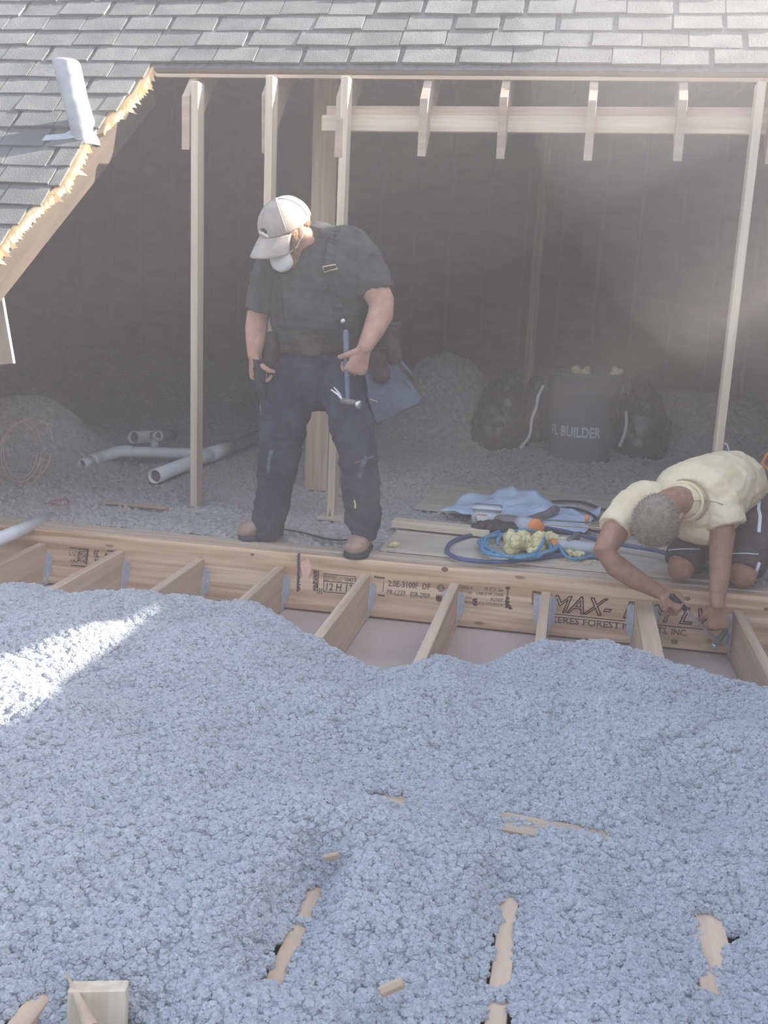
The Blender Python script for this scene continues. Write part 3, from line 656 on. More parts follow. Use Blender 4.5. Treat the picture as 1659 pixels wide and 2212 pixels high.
strip(6, -3.7, atZ(1085, 2160, JZ).y, 0.019, 3); strip(6, atZ(1088, 2128, JZ).y, atZ(1108, 1948, JZ).y, 0.019, 4)
strip(7, atZ(1530, 2090, JZ).y, atZ(1505, 1980, JZ).y, 0.019, 5); spot(atZ(1560, 2022, JZ), 0.035, 0.010, 0.1, JZ - 0.02, 6); spot(atZ(1528, 2130, JZ), 0.016, 0.016, 0, JZ - 0.02, 7)
strip(4, atZ(40, 2200, JZ).y, atZ(60, 2165, JZ).y, 0.020, 8)
# the long runner lying across the joists: two bare stretches
RA, RB = atZ(760, 1722, JZ + .022), atZ(1365, 1828, JZ + .022); ra = math.atan2(RB.y - RA.y, RB.x - RA.x)
spot(atZ(205, 2206, -0.03), 0.085, 0.075, 0.0, -0.13, 14)
spot(atZ(832, 1731, JZ + 0.02), 0.048, 0.028, ra, JZ + 0.010, 9); spot(atZ(862, 1742, JZ + 0.02), 0.012, 0.016, ra, JZ + 0.010, 10)
spot(atZ(1130, 1766, JZ + 0.02), 0.046, 0.017, ra - 0.1, JZ + 0.010, 11); spot(atZ(1245, 1790, JZ + 0.02), 0.062, 0.015, ra - 0.08, JZ + 0.010, 12); spot(atZ(1325, 1816, JZ + 0.02), 0.026, 0.012, ra, JZ + 0.010, 13)
Zf += 0.0
keep = (rise > 0.02) & (xs > -2.95) & ~BARE
ins = grid_mesh('loose_insulation', X, Y, Zf.reshape(X.shape), keep.reshape(X.shape), 'wool')
tag(ins, 'loose fluffy pale grey insulation heaped over the joists in front of the beam', 'insulation', kind='stuff')
# tufts over it, kept off the bare strips
md = ins.modifiers.new('tufts', 'NODES'); md.node_group = fluff_nodes('tufts', 'tuft', 10500, 0.0032, 0.0105, 1)
# attic floor covered in dusty insulation
gx = np.arange(-6.6, 4.6, 0.022); gy = np.arange(0.19, 6.96, 0.022)
X, Y = np.meshgrid(gx, gy); xs, ys = X.ravel(), Y.ravel(); P3 = np.stack([xs, ys, np.zeros_like(xs)], 1)
cl = 0.045 * lumps(xs, ys, 0.22, 25) + 0.025 * lumps(xs, ys, 0.09, 29) + 0.012 * fbm(P3 * 20, 3, 41)
dep = sstep(1.0, 3.6, ys)
Za = -0.014 + (0.010 * fbm(P3 * 14, 3, 43) + 0.006) * (1 - dep * 0.5) + dep * (cl - 0.02) + 0.28 * sstep(4.0, 7.0, ys) + 0.05 * dep * fbm(P3 * 0.9, 2, 47)
def mound(px, py, y, h, a, b, base_z=0.0):
    global Za
    c = atY(px, py, y); Za += h * np.exp(-(((xs - c.x) / a) ** 2 + ((ys - c.y) / b) ** 2) ** 1.4)
mound(60, 1000, 1.75, 0.40, 0.42, 0.45)
mound(960, 860, 4.1, 0.66, 0.48, 0.5)
mound(1640, 960, 2.3, 0.18, 0.5, 0.5)
mound(1500, 900, 4.6, 0.34, 0.9, 0.7)
flat = sstep(1.15, 0.9, np.abs(xs - 0.35) / 1.25) * sstep(1.35, 1.15, ys); Za = Za * (1 - flat) + flat * np.minimum(Za, -0.006)
for hx_, hy_, hr_ in ((0.08, 3.30, 0.235),):
    Za = np.where(np.hypot(xs - hx_, ys - hy_) < hr_, -0.13, Za)
att = grid_mesh('dusty_insulation', X, Y, Za.reshape(X.shape), ~((X > 1.75) & (Y < 0.6)), 'dustwool')
tag(att, 'brownish dusty insulation spread over the attic floor behind the beam', 'insulation', kind='stuff')
md = att.modifiers.new('tufts', 'NODES'); md.node_group = fluff_nodes('dust_tufts', 'dusttuft', 900, 0.005, 0.014, 2)

# timbers lying in the insulation
tag(board('runner_board', atZ(745, 1715, JZ + 0.012) , atZ(1390, 1836, JZ + 0.012), 0.085, 0.019, 'old', None), 'long flat board lying buried across the joists, two tan stretches bare', 'board')
def chip(name, px, py, L, Wd, ang, lab, tilt=0.15, z=-0.005, th=0.012):
    c = atZ(px, py, z); d = V((math.cos(ang), math.sin(ang), tilt)).normalized()
    tag(board(name, c - d * L / 2, c + d * L / 2, Wd, th, 'old', None), lab, 'wood')
chip('wood_chip', 566, 1803, 0.05, 0.036, 1.3, 'small tan wood chip lying alone on the grey fluff, upper left', 0.5, 0.012)
chip('wood_chip', 716, 1850, 0.035, 0.014, 0.2, 'tiny tan wood chip below the long bare board', 0.3, 0.012)
chip('wood_chip', 846, 2133, 0.045, 0.02, 0.5, 'small tan wood chip between the two bare joist strips', 0.3, 0.012)
p0, p1 = atZ(205, 2240, -0.06), atY(213, 2128, atZ(205, 2240, -0.06).y + 0.04)
tag(board('timber_end', p0 + V((0, 0, -0.12)), p1, 0.098, 0.038, 'pine', None, nrm=(0.25, -0.9, 0.5), bevel=0.003), 'sawn end of a pale timber sticking up out of the insulation', 'timber')
q0, q1 = atZ(196, 2216, 0.0), atZ(142, 2098, 0.015)
bm = bmesh.new(); loft(bm, [(q0, 0.011, 0.004), (q0.lerp(q1, 0.4), 0.007, 0.003), (q1, 0.0008, 0.0008)], seg=6, round_ends=(False, False))
tag(base(bobj('wood_splinter', bm, 'old')), 'long thin splinter of wood beside the sawn timber end', 'wood')

# ================================================================ PLUMBING, WIRE, FLOOR CLUTTER
def pipe_bm(bm, a, b, r, seg=20):
    loft(bm, [(a, r, r), (b, r, r)], seg=seg, round_ends=(False, False))
def hollow(name, a, b, r, m, parent, wall=0.006, deep=0.25):
    """tube open at end a"""
    a, b = V(a), V(b); ax = (b - a); L = ax.length
    lathe('shade_disc', [(0.0001, 0.0), (r - wall - 0.0005, 0.0), (r - wall - 0.0005, 0.004), (0.0001, 0.004)], 'boreshade', parent, 20, a + ax.normalized() * min(0.03, L * .3), ax.normalized())  # dark disc down the pipe paints the shade inside it
    return lathe(name, [(0.0001, L), (r, L), (r, 0), (r - wall, 0), (r - wall, min(deep, L * 0.8)), (0.0001, min(deep, L * 0.8))], m, parent, 24, a, ax.normalized())
dr = thing('drain_pipe', 'white plastic drain pipe lying on the attic floor with a side branch', 'pipe', atZ(332, 1053, 0.0))
A = atY(334, 1053, 1.2); B = atY(560, 962, 2.95); A.z = 0.055; B.z = 0.075
hollow('main_pipe', A, B, 0.044, 'pvc', dr)
u = (B - A).normalized()
pc = A + u * ((atY(445, 1005, 2.0) - A).dot(u)); pe = A + u * ((atY(492, 988, 2.4) - A).dot(u))
hollow('coupling', pc, pe, 0.050, 'pvc', dr)
j = A + u * 0.78 + V((0, 0, 0.01)); k1 = V((atZ(262, 975, 0.09).x, atZ(262, 975, 0.09).y, 0.09)); k2 = atZ(222, 986, 0.06); k3 = atZ(176, 1003, 0.04)
tube('branch_pipe', [j, j.lerp(k1, 0.5), k1 + (j - k1) * 0.1], 0.036, 'pvc', dr, 16)
tube('elbow', [k1 + (j - k1) * 0.12, k1, k2, k2.lerp(k3, 0.5)], 0.040, 'pvc', dr, 16)
hollow('branch_end', k3, k2.lerp(k3, 0.55), 0.034, 'pvc', dr)
st = thing('pipe_stub', 'open white pipe stub pointing at the camera from the dark', 'pipe', atZ(288, 985, 0.0))
a = atY(288, 945, 2.3); hollow('stub', a, a + V((0.05, 0.6, -0.06)), 0.045, 'pvc', st)
sv = thing('vent_elbow', 'small upright white pipe elbow right of the open stub', 'pipe', atZ(335, 985, 0.0))
a = atY(333, 968, 2.2); b = atY(336, 944, 2.2); tube('riser', [a - V((0, 0, 0.08)), a, b], 0.028, 'pvc', sv, 14); hollow('mouth', b + V((0.035, -0.02, 0.012)), b - V((0.02, -0.02, 0.0)), 0.034, 'pvc', sv)
wp = thing('water_pipe', 'bright white plastic pipe poking in over the beam at the left edge', 'pipe', atZ(20, 1165, 0.0))
a = atY(111, 1118, 0.30); b = atY(-60, 1188, -0.62); hollow('pipe', a, b, 0.031, 'pvc', wp)
wc = thing('wire_coil', 'loose coil of thin pinkish wire on the mound at the left edge', 'wire', atZ(50, 1060, 0.0))
for cx, cy, rx, ry, t, s in ((44, 972, 37, 60, 0.0, 1.02), (52, 980, 62, 76, 0.3, 0.98), (46, 975, 44, 66, 0.1, 1.0), (30, 985, 60, 66, -0.2, 1.02)):
    tube('loop', [atY(cx + rx * math.cos(q + t), cy + ry * math.sin(q), s - 0.08 * math.sin(q)) for q in [2 * math.pi * i / 18 for i in range(18)]], 0.0036, 'wire', wc, 5)
tag(tube('red_wire', [atZ(x, y, 0.02) for x, y in ((104, 1086), (118, 1080), (140, 1078), (150, 1086), (135, 1092), (112, 1088))], 0.004, 'redwire', None, 5), 'short loop of red wire on the floor at the left', 'wire')
tag(tube('red_wire', [atZ(x, y, 0.02) for x, y in ((724, 1066), (740, 1072), (752, 1072), (744, 1082), (757, 1098))], 0.003, 'redwire', None, 5), 'thin red wire on the floor beside the standing man\'s left shin', 'wire')
tag(board('lath', atZ(225, 1084, 0.012), atZ(362, 1098, 0.014), 0.04, 0.01, 'old', None), 'tan strip of lath lying on the dusty floor by the first stud', 'board')
bs = []
for x, y in ((608, 1142), (660, 1152), (700, 1163), (735, 1167), (762, 1164)): bs.append(atZ(x, y, 0.012))
bm = bmesh.new(); loft(bm, [(p, 0.003, r) for p, r in zip(spline(bs, 4), [0.006 + 0.011 * math.sin(math.pi * i / 16) for i in range(17)])], side=(0, 0, 1), seg=8)
tag(base(bobj('rubber_strip', bm, 'black', None, True)), 'dark torn strip lying on the floor between the two boots', 'strip')

# ---- vent pipe on the roof
vp = thing('vent_pipe', 'dented grey metal vent pipe leaning on the shingles at the upper left', 'pipe', atR(176, 288))
pb = atR(182, 290, 0.0); pt = pb + V((-0.075, -0.03, 0.345)); ax = (pt - pb).normalized()
n = 28; bm = bmesh.new(); rings = []
for h, rr in ((-0.05, 0.066), (0.05, 0.064), (0.16, 0.063), (0.27, 0.065), (0.325, 0.066), (0.338, 0.060), (0.342, 0.045), (0.30, 0.042)):
    ring_ = []
    for q in range(n):
        an = 2 * math.pi * q / n; rad = rr * (1 + 0.035 * math.sin(3 * an + h * 9) + 0.03 * math.sin(5 * an - h * 20)); f = 1.0
        x_, y_ = rad * math.cos(an), rad * math.sin(an)
        if math.cos(an - 0.4) > 0.75: x_ *= 0.95
        ring_.append(bm.verts.new(pb + ax * h + V((x_, y_, 0))))
    rings.append(ring_)
for P_, Q_ in zip(rings, rings[1:]):
    for q in range(n): bm.faces.new((P_[q], P_[(q + 1) % n], Q_[(q + 1) % n], Q_[q]))
bm.faces.new(rings[-1])
bobj('boot', bm, 'lead', vp, True)
fl = [(90, 305), (100, 293), (140, 290), (160, 278), (190, 262), (196, 272), (188, 284), (172, 296), (140, 302)]
pts = [atR(x, y, 0.022 + 0.006 * math.sin(i * 2.1)) for i, (x, y) in enumerate(fl)]
bm = bmesh.new(); tv = [bm.verts.new(p + RN * 0.004) for p in pts]; bv = [bm.verts.new(p) for p in pts]
bm.faces.new(tv); bm.faces.new(bv[::-1])
for i in range(len(pts)): bm.faces.new((tv[i], bv[i], bv[(i + 1) % len(pts)], tv[(i + 1) % len(pts)]))
bmesh.ops.triangulate(bm, faces=[f for f in bm.faces if len(f.verts) > 4]); bobj('flashing', bm, 'lead', vp)

# ---- barrel, bags, sacks
bc = V((0.08, 3.30, 0.0))
br = thing('barrel', 'grey plastic waste barrel with white stencilled letters, stuffed with yellow fibre', 'barrel', bc)
lathe('body', [(0.0001, -0.1), (0.225, -0.1), (0.232, 0.0), (0.243, 0.30), (0.252, 0.50), (0.262, 0.505), (0.268, 0.52), (0.268, 0.635), (0.281, 0.645), (0.283, 0.665), (0.272, 0.672), (0.258, 0.665), (0.25, 0.60), (0.0001, 0.58)], 'barrel', br, 48, bc)
for s in (-1, 1):
    prism('handle', [(-0.05, 0.53), (0.05, 0.53), (0.04, 0.60), (-0.04, 0.60)], 0, bc.x + s * 0.265, bc.x + s * 0.30, 'barrel', br, 0.006).data.transform(Matrix.Translation((0, bc.y, 0)))
me, a = text_mesh('FL BUILDER', bold=0.03)
mid = math.atan2(CAM.y - bc.y, CAM.x - bc.x); z0 = atY(1240, 945, bc.y - 0.24).z; z1 = atY(1240, 922, bc.y - 0.24).z
ang = mid - 0.98 + a[:, 0] * 1.62; R_ = 0.2455
co = np.stack([bc.x + R_ * np.cos(ang), bc.y + R_ * np.sin(ang), z0 + (z1 - z0) * a[:, 1]], 1)
me.vertices.foreach_set('co', co.ravel()); me.update(); link('lettering', me, 'stencil', br)
def fibre(name, c, r, lab, grp=None, seed=0, par=None, sz=(1, 1, 0.8)):
    bm = bmesh.new(); rr = random.Random(seed)
    for i in range(9): ell(bm, V(c) + V((rr.uniform(-.7, .7) * r * sz[0], rr.uniform(-.7, .7) * r * sz[1], rr.uniform(-.4, .5) * r * sz[2])), ((1, 0, 0), (0, 1, 0), (0, 0, 1)), (r * rr.uniform(.35, .6), r * rr.uniform(.35, .6), r * rr.uniform(.3, .5)), 12, 8)
    o = vox(name, bm, r * 0.09, 'fibre', par, 1, lambda co, no: r * 0.11 * fbm(co * (4.0 / r), 3, seed))
    if par is None: tag(base(o), lab, 'insulation', grp)
    return o
fibre('fibre_tuft', atY(1256, 806, 3.25) , 0.075, 'yellow fibre tuft sticking up in the middle of the barrel', 'yellow tufts on the barrel', 1, sz=(1, 1, 1.2))
fibre('fibre_tuft', atY(1330, 809, 3.22), 0.055, 'yellow fibre tuft hanging over the right rim of the barrel', 'yellow tufts on the barrel', 2, sz=(.8, 1, 1.4))
fibre('fibre_tuft', atY(1216, 812, 3.2), 0.04, 'small pale tuft at the left rim of the barrel', 'yellow tufts on the barrel', 3, sz=(1.3, 1, .6))
def sack(name, px, py, Y, w, h, m, lab, seed, lean=0.0):
    c = atY(px, py, Y); c.z = 0.0; bm = bmesh.new()
    loft(bm, [(c + V((0, 0, -0.08)), w * .45, w * .42), (c + V((lean * .1, 0, h * .18)), w * .52, w * .46), (c + V((lean * .3, 0, h * .45)), w * .50, w * .44), (c + V((lean * .7, 0, h * .72)), w * .40, w * .36), (c + V((lean, 0, h * .92)), w * .22, w * .2)], seg=24)
    o = vox(name, bm, 0.014, m, None, 2, lambda co, no: 0.02 * fbm(co * 7, 3, seed) + 0.012 * np.abs(fbm(co * np.array([16, 16, 9]), 3, seed + 7)))
    return tag(base(o), lab, 'bag')
sack('rubbish_bag', 1075, 960, 3.6, 0.44, 0.60, 'bag', 'shiny black rubbish bag left of the barrel', 3, 0.06)
sack('rubbish_bag', 1385, 960, 3.7, 0.42, 0.62, 'bag', 'dull black rubbish bag right of the barrel', 4, -0.05)
sack('rubbish_bag', 1150, 950, 3.95, 0.34, 0.52, 'bag', 'black rubbish bag squeezed behind the barrel and the shiny bag', 5)
tag(tube('hose', [atY(1174, 832, 3.1), atY(1163, 856, 3.12), atY(1158, 880, 3.14), atY(1149, 905, 3.14), atY(1144, 940, 3.1), atY(1124, 968, 3.0)], 0.012, 'pvc', None, 10), 'pale hose hanging down between the black bag and the barrel', 'hose')
tag(tube('hose', [atY(1352, 888, 3.45), atY(1353, 915, 3.43), atY(1348, 940, 3.4), atY(1338, 965, 3.36)], 0.013, 'pvc', None, 10), 'pale hose piece by the right side of the barrel', 'hose')

# ---- plywood sheets, lumber, paper, tools behind the beam
def flat(name, px, z, th, m, lab, cat):
    P = [atZ(x, y, z) for x, y in px]; n = len(P)
    bm = bmesh.new(); t = [bm.verts.new(p + V((0, 0, th))) for p in P]; b = [bm.verts.new(p) for p in P]
    bm.faces.new(t); bm.faces.new(b[::-1])
    for i in range(n): bm.faces.new((t[i], b[i], b[(i + 1) % n], t[(i + 1) % n]))
    return tag(base(bobj(name, bm, m)), lab, cat)
flat('plywood_sheet', [(822, 1190), (872, 1134), (1420, 1176), (1560, 1262)], 0.0, 0.013, 'ply', 'grey dusty plywood sheet under the coiled hose, edge along the beam', 'plywood')
flat('plywood_sheet', [(896, 1100), (952, 1042), (1420, 1085), (1420, 1160)], 0.004, 0.011, 'ply', 'second dusty plywood sheet further back under the blue paper', 'plywood')
tag(board('lumber_piece', atZ(850, 1128, 0.042), atZ(1060, 1150, 0.042), 0.085, 0.036, 'pine', None), 'short length of pale lumber pointing at the blue paper', 'lumber')
# crumpled drawing
c4 = [atZ(948, 1102, 0.055), atZ(1262, 1152, 0.024), atZ(1296, 1100, 0.062), atZ(1046, 1060, 0.07)]
NX, NY = 36, 18; vs = []; fs = []
for jy in range(NY + 1):
    for ix in range(NX + 1):
        s_, t_ = ix / NX, jy / NY; p = (c4[0] * (1 - s_) + c4[1] * s_) * (1 - t_) + (c4[3] * (1 - s_) + c4[2] * s_) * t_
        fl_ = 0.15 + 0.85 * t_; p = p + V((0, 0, fl_ * 0.022 * math.sin(s_ * 9 + t_ * 4) + fl_ * 0.014 * math.sin(s_ * 21 - t_ * 8) + fl_ * 0.014 * math.sin(t_ * 13) + 0.005 * math.sin(s_ * 47 + 9 * t_) * math.sin(t_ * 23 - s_ * 11) + 0.05 * max(0, 1 - abs(s_ - .25) * 4) * t_))
        vs.append(p + V((0.01 * math.sin(t_ * 9), 0.012 * math.sin(s_ * 12), 0)))
for jy in range(NY):
    for ix in range(NX): a = jy * (NX + 1) + ix; fs.append((a, a + 1, a + NX + 2, a + NX + 1))
dw = tag(thing('paper_drawing', 'crumpled pale blue paper drawing lying behind the tools', 'paper', atZ(1100, 1110, 0.01)))
dp = obj('sheet', vs, fs, 'paper', dw, True); so = dp.modifiers.new('s', 'SOLIDIFY'); so.thickness = 0.0015
b_ = bvh_of(dp); rr = random.Random(5)
for i in range(14):
    x0 = rr.uniform(965, 1180); y0 = 1066 + (x0 - 1045) * 0.13 + rr.uniform(6, 26) if x0 > 1045 else rr.uniform(1084, 1106)
    strap('drawn_line', b_, [(x0, y0), (x0 + rr.uniform(14, 60), y0 + rr.choice((-7, 7, 5, -3)))], 0.0022, 'pen', dw, 0.003, 0.0005)
# lidded jar with a label
jr = thing('plastic_tub', 'translucent plastic tub with a white label beside the lumber', 'container', atZ(1050, 1134, 0.02))
jc = atZ(1050, 1134, 0.018)
bm = bmesh.new(); box_bm(bm, jc.x, jc.y, jc.z + 0.045, 0.15, 0.11, 0.085); bev(bm, 0.014, 2); bobj('body', bm, 'plastic', jr, True)
bm = bmesh.new(); box_bm(bm, jc.x, jc.y, jc.z + 0.096, 0.156, 0.116, 0.016); bev(bm, 0.006, 2); bobj('lid', bm, 'plastic', jr, True)
bm = bmesh.new(); box_bm(bm, jc.x - 0.022, jc.y - 0.0565, jc.z + 0.045, 0.06, 0.002, 0.06); bobj('label', bm, 'label', jr)
for q in (0.066, 0.022): bm = bmesh.new(); box_bm(bm, jc.x - 0.022, jc.y - 0.058, jc.z + q, 0.05, 0.001, 0.007); bobj('label_stripe', bm, 'stripe', jr)
tube('bail', [jc + V((0.076, -0.03, 0.08)), jc + V((0.086, -0.066, 0.05)), jc + V((0.05, -0.07, 0.015))], 0.004, 'plastic', jr, 6)
bg_ = thing('tool_pouch', 'dark soft tool pouch lying in front of the plastic tub', 'bag', atZ(1066, 1160, 0.018))
gc = atZ(1068, 1158, 0.02); bm = bmesh.new()
loft(bm, [(gc + V((-0.09, 0.0, 0.035)), 0.045, 0.035), (gc + V((0, 0.0, 0.04)), 0.05, 0.042), (gc + V((0.085, -0.01, 0.04)), 0.05, 0.042)], side=(0, 1, 0), seg=16)
vox('body', bm, 0.006, 'black', bg_, 2, lambda co, no: 0.006 * fbm(co * 25, 3, 4))
for q in (-0.06, 0.01): box = bmesh.new(); box_bm(box, gc.x + q, gc.y - 0.045, gc.z + 0.05, 0.045, 0.012, 0.04); bev(box, 0.005, 2); bobj('pocket', box, 'leather', bg_, True)
bm = bmesh.new(); loft(bm, [(gc + V((-0.095, -0.01, 0.06)), 0.006, 0.006), (gc + V((-0.1, -0.015, 0.1)), 0.005, 0.005)], seg=8); bobj('tool_tip', bm, 'steel', bg_, True)
# power tool with orange collar
pw = thing('power_drill', 'grey and brown power drill with an orange collar lying on the paper', 'tool', atZ(1130, 1148, 0.02))
pa = atZ(1092, 1128, 0.085); pz = atZ(1155, 1140, 0.085); ax = (pz - pa).normalized()
bm = bmesh.new(); loft(bm, [(pa - ax * 0.03, 0.035, 0.035), (pa + ax * 0.03, 0.042, 0.042), (pa + ax * 0.10, 0.042, 0.042)], seg=20); bobj('motor_housing', bm, 'toolgrey', pw, True)
bm = bmesh.new(); loft(bm, [(pa + ax * 0.07, 0.045, 0.045), (pa + ax * 0.105, 0.046, 0.046), (pz - ax * 0.01, 0.045, 0.045)], seg=20, round_ends=(False, False)); bobj('gear_case', bm, 'toolpale', pw, True)
lathe('collar', [(0.044, -0.012), (0.047, 0.0), (0.046, 0.016), (0.034, 0.024), (0.012, 0.026), (0.0001, 0.026)], 'orange', pw, 24, pz, (ax * 0.6 + V((0.1, -0.75, 0.1))).normalized())
bm = bmesh.new(); loft(bm, [(pa + ax * 0.09 + V((0, 0.02, 0.01)), 0.026, 0.02), (atZ(1182, 1110, 0.07), 0.024, 0.02), (atZ(1200, 1100, 0.08), 0.026, 0.022)], seg=14); bobj('handle', bm, 'toolgrey', pw, True)
bm = bmesh.new(); box_bm(bm, *(pz + V((0.02, -0.03, -0.035))), 0.03, 0.03, 0.03); bev(bm, 0.005, 2); bobj('trigger_guard', bm, 'orange', pw, True)
bc_ = thing('bar_clamp', 'two dark steel clamp bars with an orange jaw on the paper', 'tool', atZ(1220, 1130, 0.05))
for q, z in ((0, 0.115), (10, 0.098)):
    board('clamp_bar', atZ(1162, 1122 + q, z), atZ(1306, 1131 + q, z), 0.012, 0.007, 'toolgrey' if not q else 'brass', bc_)
bm = bmesh.new(); p = atZ(1268, 1122, 0.105); box_bm(bm, p.x, p.y, p.z, 0.02, 0.03, 0.05); bev(bm, 0.004, 2); bobj('jaw', bm, 'orange', bc_, True)
ng = thing('nail_gun', 'worn grey nailer with an orange magazine under the kneeling man\'s elbow', 'tool', atZ(1240, 1190, 0.02))
a = atZ(1205, 1178, 0.045); b = atZ(1285, 1186, 0.05)
bm = bmesh.new(); loft(bm, [(a, 0.03, 0.03), (a.lerp(b, .5), 0.036, 0.034), (b, 0.03, 0.03)], seg=18); bobj('body', bm, 'toolpale', ng, True)
bm = bmesh.new(); box_bm(bm, a.x - 0.02, a.y - 0.01, a.z + 0.0, 0.05, 0.06, 0.06); bev(bm, 0.01, 2); bobj('nose', bm, 'orange', ng, True)
bm = bmesh.new(); loft(bm, [(a.lerp(b, .3) + V((0, 0, .02)), 0.018, 0.022), (a.lerp(b, .5) + V((0.0, 0.10, .03)), 0.02, 0.024)], seg=14); bobj('grip', bm, 'toolgrey', ng, True)
# hose, ropes and cables
def loop_px(cx, cy, rx, ry, z, n=26, ph=0.0, wob=0.0, turns=1.0, grow=0.0):
    return [atZ(cx + rx * (1 + grow * i / n) * math.cos(ph + 2 * math.pi * turns * i / n) + wob * math.sin(i * 2.3), cy + ry * (1 + grow * i / n) * math.sin(ph + 2 * math.pi * turns * i / n) + wob * .4 * math.cos(i * 1.7), z + 0.006 * math.sin(i * 1.1)) for i in range(n + 1)]
ah = [(1190, 1142), (1120, 1144), (1040, 1152), (985, 1166), (966, 1184), (975, 1200), (1010, 1210), (1080, 1214), (1160, 1206), (1230, 1198), (1300, 1206), (1330, 1214)]
tag(tube('air_hose', [atZ(x, y, 0.026) for x, y in ah], 0.0105, 'hose', None, 10), 'dark blue air hose making one wide loop on the plywood', 'hose')
tag(tube('rope', loop_px(1120, 1176, 70, 24, 0.052, 70, 2.2, 4, 3.6, 0.25) + [atZ(x, y, 0.03) for x, y in ((1230, 1206), (1290, 1200), (1318, 1198))], 0.0085, 'rope', None, 7), 'bright blue rope coiled several times around the yellow fibre', 'rope')
tag(tube('rope', [atZ(x, y, z) for x, y, z in ((1075, 1178, .04), (1078, 1162, .07), (1110, 1148, .08), (1150, 1146, .09), (1174, 1160, .09), (1168, 1180, .07), (1150, 1196, .05), (1100, 1206, .035))], 0.008, 'rope', None, 7), 'blue rope strand looping up over the yellow fibre', 'rope')
tag(tube('electric_cable', [atZ(x, y, 0.05) for x, y in ((1202, 1098), (1240, 1098), (1275, 1110), (1300, 1130), (1312, 1142))], 0.008, 'black', None, 8), 'black cord curving from the drill towards the kneeling man', 'cord')
tag(tube('electric_cable', [atZ(x, y, 0.03) for x, y in ((1172, 1086), (1215, 1082), (1262, 1086), (1300, 1100), (1330, 1106))], 0.007, 'black', None, 8), 'black cord arching above the blue paper', 'cord')
tag(tube('electric_cable', [atZ(x, y, 0.055) for x, y in ((1180, 1140), (1230, 1150), (1290, 1166), (1340, 1176), (1420, 1190), (1470, 1205))], 0.010, 'hose', None, 8), 'dark blue cord running right behind the nailer', 'cord')
tag(tube('electric_cable', [atY(x, y, 1.2) for x, y in ((1562, 957), (1570, 960), (1574, 972), (1573, 985))], 0.004, 'pvc', None, 8), 'pale wire end standing up behind the kneeling man', 'cord')
tag(tube('electric_cable', [atY(x, y, 1.3) for x, y in ((1672, 968), (1655, 985), (1648, 1002), (1656, 1012), (1672, 1016))], 0.010, 'orange', None, 8), 'orange cord at the right edge behind the kneeling man', 'cord')
fibre('fibre_tuft', atZ(1130, 1172, 0.065), 0.085, 'large tuft of yellow fibre inside the rope coil', 'yellow tufts by the tools', 11, sz=(1.3, .9, .6))
fibre('fibre_tuft', atZ(1196, 1166, 0.055), 0.06, 'yellow fibre tuft at the right end of the rope coil', 'yellow tufts by the tools', 12, sz=(1.2, .8, .7))
fibre('fibre_tuft', atZ(1152, 1194, 0.04), 0.03, 'small yellow fibre tuft under the front of the rope', 'yellow tufts by the tools', 13)
fibre('fibre_tuft', atZ(1242, 1196, 0.03), 0.035, 'flat yellow fibre tuft in front of the nailer', 'yellow tufts by the tools', 14, sz=(1.3, .8, .4))
fibre('fibre_tuft', atZ(852, 1176, 0.026), 0.022, 'tiny yellow fibre tuft alone on the plywood by the boot', 'yellow tufts by the tools', 15, sz=(1, .8, .6))
bm = bmesh.new(); rr = random.Random(8)
for i in range(90):
    p = atZ(rr.uniform(1190, 1290), rr.uniform(1204, 1222), 0.0155); box_bm(bm, p.x, p.y, p.z, rr.uniform(.006, .016), rr.uniform(.003, .008), .003, Matrix.Rotation(rr.uniform(0, 3), 3, 'Z'))
tag(bobj('sawdust_shavings', bm, 'splint'), 'scattered tan shavings on the plywood in front of the nailer', 'shavings', kind='stuff')

# ================================================================ PEOPLE
def rot(v, ax, deg): return Quaternion(V(ax), math.radians(deg)) @ V(v)
def hand(bm, W, D, N, T, curl=(40, 55, 35), s=1.0, tcurl=25, spread=0.0):
    """wrist W, D towards the finger tips, N out of the palm, T towards the thumb; rolled-in fingers are separate chains"""
    W, D, N = V(W), V(D).normalized(), V(N); N = (N - D * N.dot(D)).normalized(); T0 = D.cross(N); T = T0 if T0.dot(V(T)) > 0 else -T0
    ax = D.cross(N)
    loft(bm, [(W - D * .02 * s, .027 * s, .021 * s), (W + D * .02 * s, .032 * s, .018 * s), (W + D * .055 * s, .041 * s, .017 * s), (W + D * .088 * s, .042 * s, .014 * s)], side=T, seg=16)
    for i, (o, L) in enumerate(((.034, .074), (.0115, .082), (-.0115, .076), (-.034, .060))):
        p = W + D * (.088 - .006 * abs(i - 1.2)) * s + T * o * s; d = D + T * (o * spread); ch = [(p - D * .012 * s, .0098 * s, .0098 * s)]; an = 0
        for q, fr in enumerate((.44, .32, .24)):
            an += curl[q] * (1 + .05 * i); dd = rot(d, ax, an).normalized(); p0 = p; p = p + dd * L * fr * s
            r = (.0092, .0085, .0076)[q] * s; ch += [(p0.lerp(p, .5), r, r), (p, r * .95, r * .95)]
        loft(bm, ch, side=T, seg=10)
    p = W + D * .022 * s + T * .026 * s; d = (D * .62 + T * .62 + N * .35).normalized(); ch = [(p, .015 * s, .014 * s)]; an = 0
    for q, L in enumerate((.038, .028, .022)):
        dd = rot(d, ax, an * .8); dd = (dd - T * (0.012 * an)).normalized(); p = p + dd * L * s; ch.append((p, (.0118, .0105, .0085)[q] * s, (.0118, .0105, .0085)[q] * s)); an += tcurl
    loft(bm, ch, side=N, seg=10)
